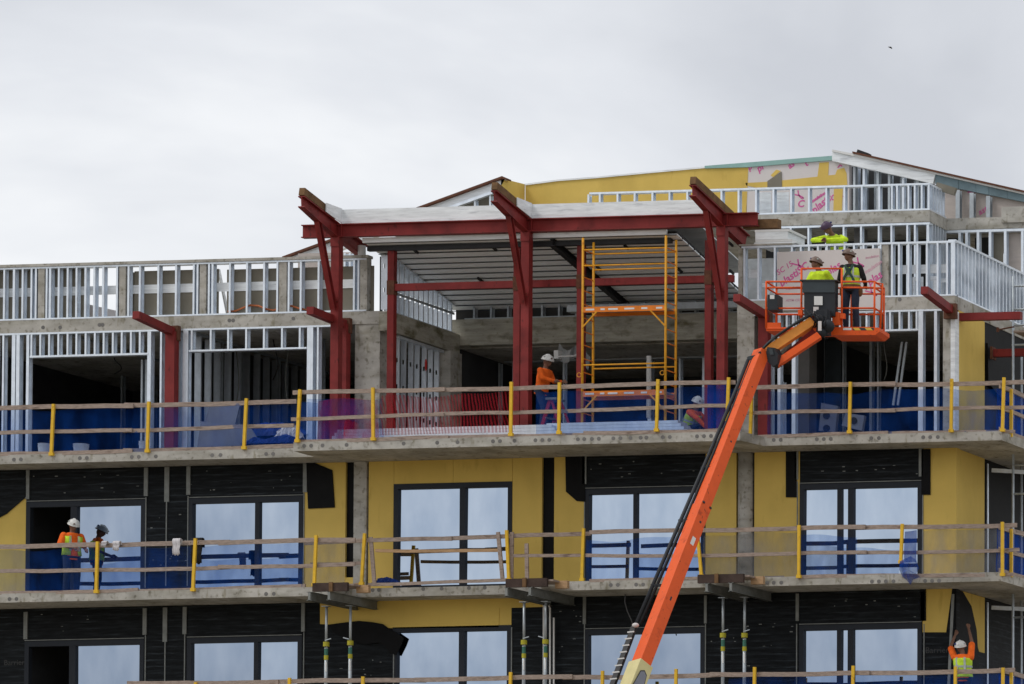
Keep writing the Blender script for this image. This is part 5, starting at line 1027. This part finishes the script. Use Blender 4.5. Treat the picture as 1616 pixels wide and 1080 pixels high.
# ------------------------------------------------------------------ people
def loft(mb, secs, n=16):
    """secs: (centre, half width vector, half depth vector)"""
    vs = []
    for c, a, b_ in secs:
        for j in range(n):
            t_ = 2*pi*j/n; vs.append(Vector(c)+Vector(a)*cos(t_)+Vector(b_)*sin(t_))
    k = len(secs); fs = [(i*n+j, i*n+(j+1) % n, (i+1)*n+(j+1) % n, (i+1)*n+j) for i in range(k-1) for j in range(n)]
    fs += [tuple(range(n))[::-1], tuple(range((k-1)*n, k*n))]; mb.add(vs, fs)
def limb(mb, pts, rad):
    mb.tube(pts, rad, 12)
    for p_, r_ in zip(pts, rad): mb.ball(p_, r_*.99, n=12, m=8)
def person(label, base, J, wear, yaw=0, group='construction workers'):
    """J: joints in metres from the feet, x to the person's own right-hand side of the picture, y into the building"""
    g_ = thing('person', label, 'person', base, group)
    R3 = Matrix.Rotation(yaw, 3, 'Z'); V = lambda p_: R3 @ Vector(p_)
    pel, che, nek, hed = V(J['pelvis']), V(J['chest']), V(J['neck']), V(J['head'])
    sp = (nek-pel).normalized(); lat = V(J.get('lat', (1, 0, 0))); fro = lat.cross(sp).normalized(); lat2 = V(J.get('plat', J.get('lat', (1, 0, 0))))
    sh = [che+(nek-che)*.62-lat*.185, che+(nek-che)*.62+lat*.185]; hp_ = [pel-lat2*.095, pel+lat2*.095]
    arms = [[sh[0]]+[V(q) for q in J['armL']], [sh[1]]+[V(q) for q in J['armR']]]; legs = [[hp_[0]]+[V(q) for q in J['legL']], [hp_[1]]+[V(q) for q in J['legR']]]
    def torso(mb, k=0.0, lo=0.0, hi=1.0):
        secs = []
        for f_, c, w, d in ((0, pel-sp*.10, .15, .11), (.2, pel, .17, .12), (.45, pel+(che-pel)*.5, .15, .11), (.7, che, .18, .125), (.88, che+(nek-che)*.55, .185, .11), (1.0, che+(nek-che)*.9, .09, .08)):
            if lo <= f_ <= hi: secs.append((c, lat*(w+k), fro*(d+k)))
        loft(mb, secs)
    def fin(mb, name, mt, vox, par=g_):
        o = mb.build(name, M[mt], par); r_ = o.modifiers.new('r', 'REMESH'); r_.mode = 'VOXEL'; r_.voxel_size = vox; r_.use_smooth_shade = True
        s_ = o.modifiers.new('s', 'SMOOTH'); s_.iterations = 4; s_.factor = .5; return o
    hy = J.get('face', 0); hp2 = J.get('nod', 0); HR = R3 @ (Matrix.Rotation(hy, 3, 'Z') @ Matrix.Rotation(hp2, 3, 'X'))   # face looks along local -Y
    hv = lambda x, y, z: hed+HR @ Vector((x, y, z))
    def hball(mb, c, rx, ry, rz, **k):
        s0 = len(mb.v); mb.ball((0, 0, 0), rx, ry, rz, **k); mb.v[s0:] = [tuple(hv(c[0]+v[0], c[1]+v[1], c[2]+v[2])) for v in mb.v[s0:]]
    b_ = MB(); torso(b_); limb(b_, [che+(nek-che)*.8, nek, nek+(hed-nek)*.5], [.065, .055, .055])
    hball(b_, (0, 0, 0), .076, .095, .112); hball(b_, (0, -.03, -.06), .052, .06, .05); hball(b_, (0, -.098, -.015), .012, .018, .022)
    for s_ in (-1, 1): hball(b_, (s_*.078, .005, -.01), .012, .02, .032); hball(b_, (s_*.03, -.088, .02), .014, .01, .008)
    hball(b_, (0, -.092, -.055), .025, .01, .008)
    for s_, A2 in zip((-1, 1), arms):
        limb(b_, A2, [.052, .04, .028]); w_ = A2[-1]; d = (A2[-1]-A2[-2]).normalized(); side = d.cross(fro if abs(d.dot(fro)) < .9 else lat).normalized(); nrm = side.cross(d)
        b_.ball(w_+d*.05, .035, .03, .04); 
        for q in range(4):
            o_ = side*(q-1.5)*.019; L = (.07, .08, .075, .06)[q]; limb(b_, [w_+d*.07+o_, w_+d*(.07+L*.55)+o_+nrm*.008, w_+d*(.07+L*.9)+o_+nrm*.03], [.0105, .0095, .008])
        limb(b_, [w_+d*.03+side*.028, w_+d*.07+side*.055+nrm*.01, w_+d*.10+side*.05+nrm*.025], [.013, .011, .009])
    for A2 in legs: limb(b_, A2, [.08, .055, .04])
    fin(b_, 'body', 'skin', .009)
    s = MB(); torso(s, .018); n_ = 3 if wear.get('long', 1) else 2
    for A2 in arms:
        if n_ == 2: A2 = [A2[0], A2[0]+(A2[1]-A2[0])*.85]
        limb(s, A2 if n_ == 3 else A2, [.072, .058, .043][:n_] if n_ == 3 else [.075, .072])
    fin(s, 'hoodie' if n_ == 3 else 'shirt', wear['shirt'], .014)
    tz = MB(); loft(tz, [(pel+sp*.04, lat2*.175, fro*.13), (pel-sp*.04, lat2*.185, fro*.14), (pel-sp*.10, lat2*.16, fro*.12)])
    for A2 in legs: limb(tz, A2, [.10, .075, .06])
    fin(tz, 'trousers', wear.get('legs', 'denim'), .014)
    for A2, tt in zip(legs, (J.get('toeL', (-.02, -.2, 0)), J.get('toeR', (.02, -.2, 0)))):
        bt = MB(); an = A2[-1]; tv = V(tt); limb(bt, [an, an-Vector((0, 0, .04)), an-Vector((0, 0, .045))+tv*.5, an-Vector((0, 0, .055))+tv], [.055, .05, .048, .035]); fin(bt, 'boot', 'boot', .012)
    if wear.get('vest'):
        v_ = MB(); torso(v_, .032, .2, .95)
        if wear.get('open'):      # unzipped: the front is left open
            vs, fs = v_.v, []
            for f_ in v_.f:
                if len(f_) != 4: continue
                c = sum((Vector(vs[k]) for k in f_), Vector())/4; d_ = c-(pel+sp*((c-pel).dot(sp))); fr_ = -fro if (-fro).y < fro.y else fro
                if not (d_.normalized().dot(fr_) > .86): fs.append(f_)
            v_.f = fs; vo = v_.build('vest', M[wear['vest']], g_, smooth=True); s2 = vo.modifiers.new('s', 'SOLIDIFY'); s2.thickness = .012
        else: vo = fin(v_, 'vest', wear['vest'], .014)
        for dz in (() if wear.get('open') else (.02, .22)):
            loft_ = MB(); c = pel+(che-pel)*(dz*2.2+.25); loft(loft_, [(c, lat*.205, fro*.152), (c+sp*.045, lat*.207, fro*.154)], 20); loft_.build('reflective_band', M['refl'], vo)
        for s_ in (-1, 1):
            for f2 in (-1, 1): MB().beam(pel+sp*.1+lat*s_*.09+fro*f2*.15, che+(nek-che)*.6+lat*s_*.09+fro*f2*.125, .045, .012, fro).build('reflective_band', M['refl'], vo)
    if wear.get('harness'):
        h_ = MB()
        for s_ in (-1, 1): h_.beam(pel+sp*.12+lat*s_*.13+fro*wear['harness']*.165, che+sp*.12-lat*s_*.03+fro*wear['harness']*.17, .05, .012, fro); h_.beam(che-sp*.02+fro*wear['harness']*.175, che+(nek-che)*.8+lat*s_*.09+fro*wear['harness']*.12, .05, .012, fro)
        h_.build('harness', M['strap'], g_)
    if wear.get('belt'):
        h_ = MB(); loft(h_, [(pel-sp*.02, lat2*.205, fro*.155), (pel+sp*.06, lat2*.205, fro*.155)], 20); bo_ = h_.build('tool_belt', M['belt'], g_)
        for s_ in (-1, 1): MB().ball(pel+lat2*s_*.2-sp*.08, .055, .05, .12).build('pouch', M['belt'], bo_, smooth=True)
    hm = MB(); s0 = 0; hm.ball((0, 0, 0), .122, .142, .125, n=20, m=8, top=True)
    n = 20; hm.add([(r_*.122*cos(2*pi*j/n), r_*.142*sin(2*pi*j/n)-(.05 if (r_ > 1.1 and sin(2*pi*j/n) < -.3) else 0), z) for r_, z in ((1, 0), (1.06, -.008), (1.06, -.018), (1, -.012)) for j in range(n)], [(k*n+j, k*n+(j+1) % n, (k+1)*n+(j+1) % n, (k+1)*n+j) for k in range(3) for j in range(n)])
    hm.tube([(0, -.12, .03), (0, -.06, .10), (0, 0, .127), (0, .06, .115), (0, .13, .04)], .014, 6)
    hm.v = [tuple(hv(v[0], v[1], v[2]+.035)) for v in hm.v]; hh = hm.build('hard_hat', M[wear['hat']], g_, smooth=True)
    for k, (dx, dy, dz) in enumerate(((-.06, -.12, .055), (.07, .11, .07), (-.105, .03, .06))):
        MB().ball(hv(dx, dy, dz+.03), .022, .02, .018).build('sticker', M[('helb', 'bluetarp', 'refl')[k]], hh)
    return g_
ST_ = dict(pelvis=(0, 0, .93), chest=(0, 0, 1.22), neck=(0, -.01, 1.47), head=(0, -.03, 1.62), armL=[(-.27, -.03, 1.12), (-.22, -.26, 1.0)], armR=[(.27, -.03, 1.12), (.18, -.27, 1.0)],
           legL=[(-.11, -.03, .5), (-.12, .02, .09)], legR=[(.11, -.03, .5), (.12, .03, .09)])
def pose(**k): d = dict(ST_); d.update(k); return d
q = P(106, 930, -.85)
person('worker in orange tee and lime vest with white hard hat by the open sliding door', (q.x-.17, -.42, L1),
       pose(head=(.0, -.08, 1.60), neck=(0, -.03, 1.47), nod=.45, face=.1, armL=[(-.28, -.06, 1.14), (-.08, -.30, 1.06)], armR=[(.29, .03, 1.14), (.20, -.26, 1.04)]),
       dict(shirt='orangef', long=0, vest='limev', open=1, hat='helw', legs='denim'), yaw=.95)
q = P(857, 600, .45)
person('worker in orange hoodie and white hard hat on the step ladder', (q.x, .45, PZ(857, 557, .45)-1.80),
       pose(lat=(.1, .99, 0), plat=(.1, .99, 0), face=1.5, nod=.25, pelvis=(-.04, 0, .93), chest=(.02, 0, 1.22), neck=(.06, 0, 1.46), head=(.10, 0, 1.60), armL=[(.12, -.25, 1.18), (.34, -.2, 1.12)], armR=[(.14, .22, 1.18), (.36, .15, 1.15)],
            legL=[(.08, -.10, .52), (.02, -.10, .09)], legR=[(.10, .12, .52), (.05, .12, .09)], toeL=(.2, 0, 0), toeR=(.2, 0, 0)), dict(shirt='orangef', hat='helw'))
q = P(1082, 640, .4)
person('worker in lime vest and white hard hat crouching behind the blue net', (q.x+.1, .4, L2+.0),
       pose(lat=(.2, .98, 0), plat=(.2, .98, 0), face=1.2, nod=.4, pelvis=(-.05, 0, .38), chest=(.06, 0, .64), neck=(.14, 0, .86), head=(.18, -.02, 1.0), armL=[(.28, -.22, .62), (.46, -.18, .42)], armR=[(.3, .2, .62), (.46, .12, .44)],
            legL=[(.36, -.12, .5), (.22, -.12, .09)], legR=[(.34, .14, .46), (.12, .14, .09)], toeL=(.2, 0, 0), toeR=(.2, 0, 0)), dict(shirt='orangef', hat='helw', vest='limev'))
q = P(1312, 380, .42)
person('worker in lime long-sleeve shirt leaning with folded arms on the right parapet', (q.x, .60, RF+.13),
       pose(pelvis=(.02, .12, .93), chest=(.02, -.0, 1.22), neck=(.0, -.17, 1.43), head=(-.05, -.27, 1.53), face=-.6, nod=.55, armL=[(-.36, -.33, 1.26), (-.05, -.52, 1.22)], armR=[(.40, -.33, 1.26), (.07, -.55, 1.22)],
            legL=[(-.10, .1, .5), (-.12, .2, .09)], legR=[(.12, .1, .5), (.13, .22, .09)]), dict(shirt='lime', hat='help'))
q = lp(uo(1283), .42, zfl)
person('worker in lime shirt and brown hard hat behind the black console of the lift platform', q,
       pose(pelvis=(.05, .05, .85), chest=(.04, 0, 1.10), neck=(-.0, -.03, 1.32), head=(-.06, -.04, 1.45), face=2.4, nod=.3, lat=(.96, -.25, 0), armL=[(-.22, -.08, 1.02), (-.16, .22, 1.15)], armR=[(.30, .05, 1.02), (.48, .2, 1.12)],
            legL=[(-.08, -.04, .45), (-.1, .04, .09)], legR=[(.14, -.04, .45), (.14, .04, .09)]), dict(shirt='lime', hat='helb', long=0))
q = lp(uo(1334), .38, zfl)
person('worker in lime vest with black harness and tool belt standing in the lift platform', q,
       pose(face=2.6, nod=.15, lat=(1, .05, 0), head=(-.05, -.02, 1.62), armL=[(-.27, .03, 1.14), (-.22, .26, 1.2)], armR=[(.27, .03, 1.14), (.22, .24, 1.04)], toeL=(-.02, .2, 0), toeR=(.02, .2, 0)),
       dict(shirt='blackf', vest='limev', harness=-1 if 0 else 1, belt=1, hat='helb'))
q = P(1518, 1060, -.55)
person('worker with raised arms, orange sleeves and lime vest, fitting the black curtain', (q.x, -.5, L0+.0),
       pose(face=pi, nod=-.3, lat=(1, 0, 0), pelvis=(.03, 0, .93), head=(-.05, .0, 1.60), armL=[(-.33, .12, 1.62), (-.30, .30, 1.90)], armR=[(.16, .12, 1.72), (.0, .34, 2.05)], toeL=(-.02, .2, 0), toeR=(.02, .2, 0)),
       dict(shirt='orangef', vest='limev', hat='helw', long=0))
o = MB().beam(P(1497, 1085, -.35), P(1504, 938, -.12), .05, .04).build('lath', M['flash']); o['label'] = 'long steel strip held upright by the worker with raised arms'; o['category'] = 'steel strip'

# ------------------------------------------------------------------ a bird far off in the sky
for px, py, lab in ((1402, 74, 'tiny dark bird far off in the grey sky'),):
    c = P(px, py, 60); s_ = .05 if py > 50 else .03
    MB().add([c, c+Vector((-1.3*s_, .1, .35*s_)), c+Vector((-.5*s_, .3, .1*s_)), c+Vector((1.2*s_, .1, .5*s_)), c+Vector((.5*s_, .3, .1*s_)), c+Vector((0, .3, -.2*s_)), c+Vector((0, -.5*s_, -.1*s_))], [(0, 1, 2), (0, 2, 5), (0, 4, 3), (0, 5, 4), (0, 6, 2), (0, 4, 6)]).build('bird', M['dark'], label=lab, category='bird')

# ------------------------------------------------------------------ lettering curves become meshes
bpy.context.view_layer.update(); dg = bpy.context.evaluated_depsgraph_get()
for o in [o for o in S.objects if o.type == 'FONT']:
    me = bpy.data.meshes.new_from_object(o.evaluated_get(dg)); n2 = bpy.data.objects.new(o.name, me); COL.objects.link(n2)
    nm = o.name; n2.parent = o.parent; n2.matrix_local = o.matrix_local; bpy.data.objects.remove(o); n2.name = nm; n2['kind'] = 'stuff'
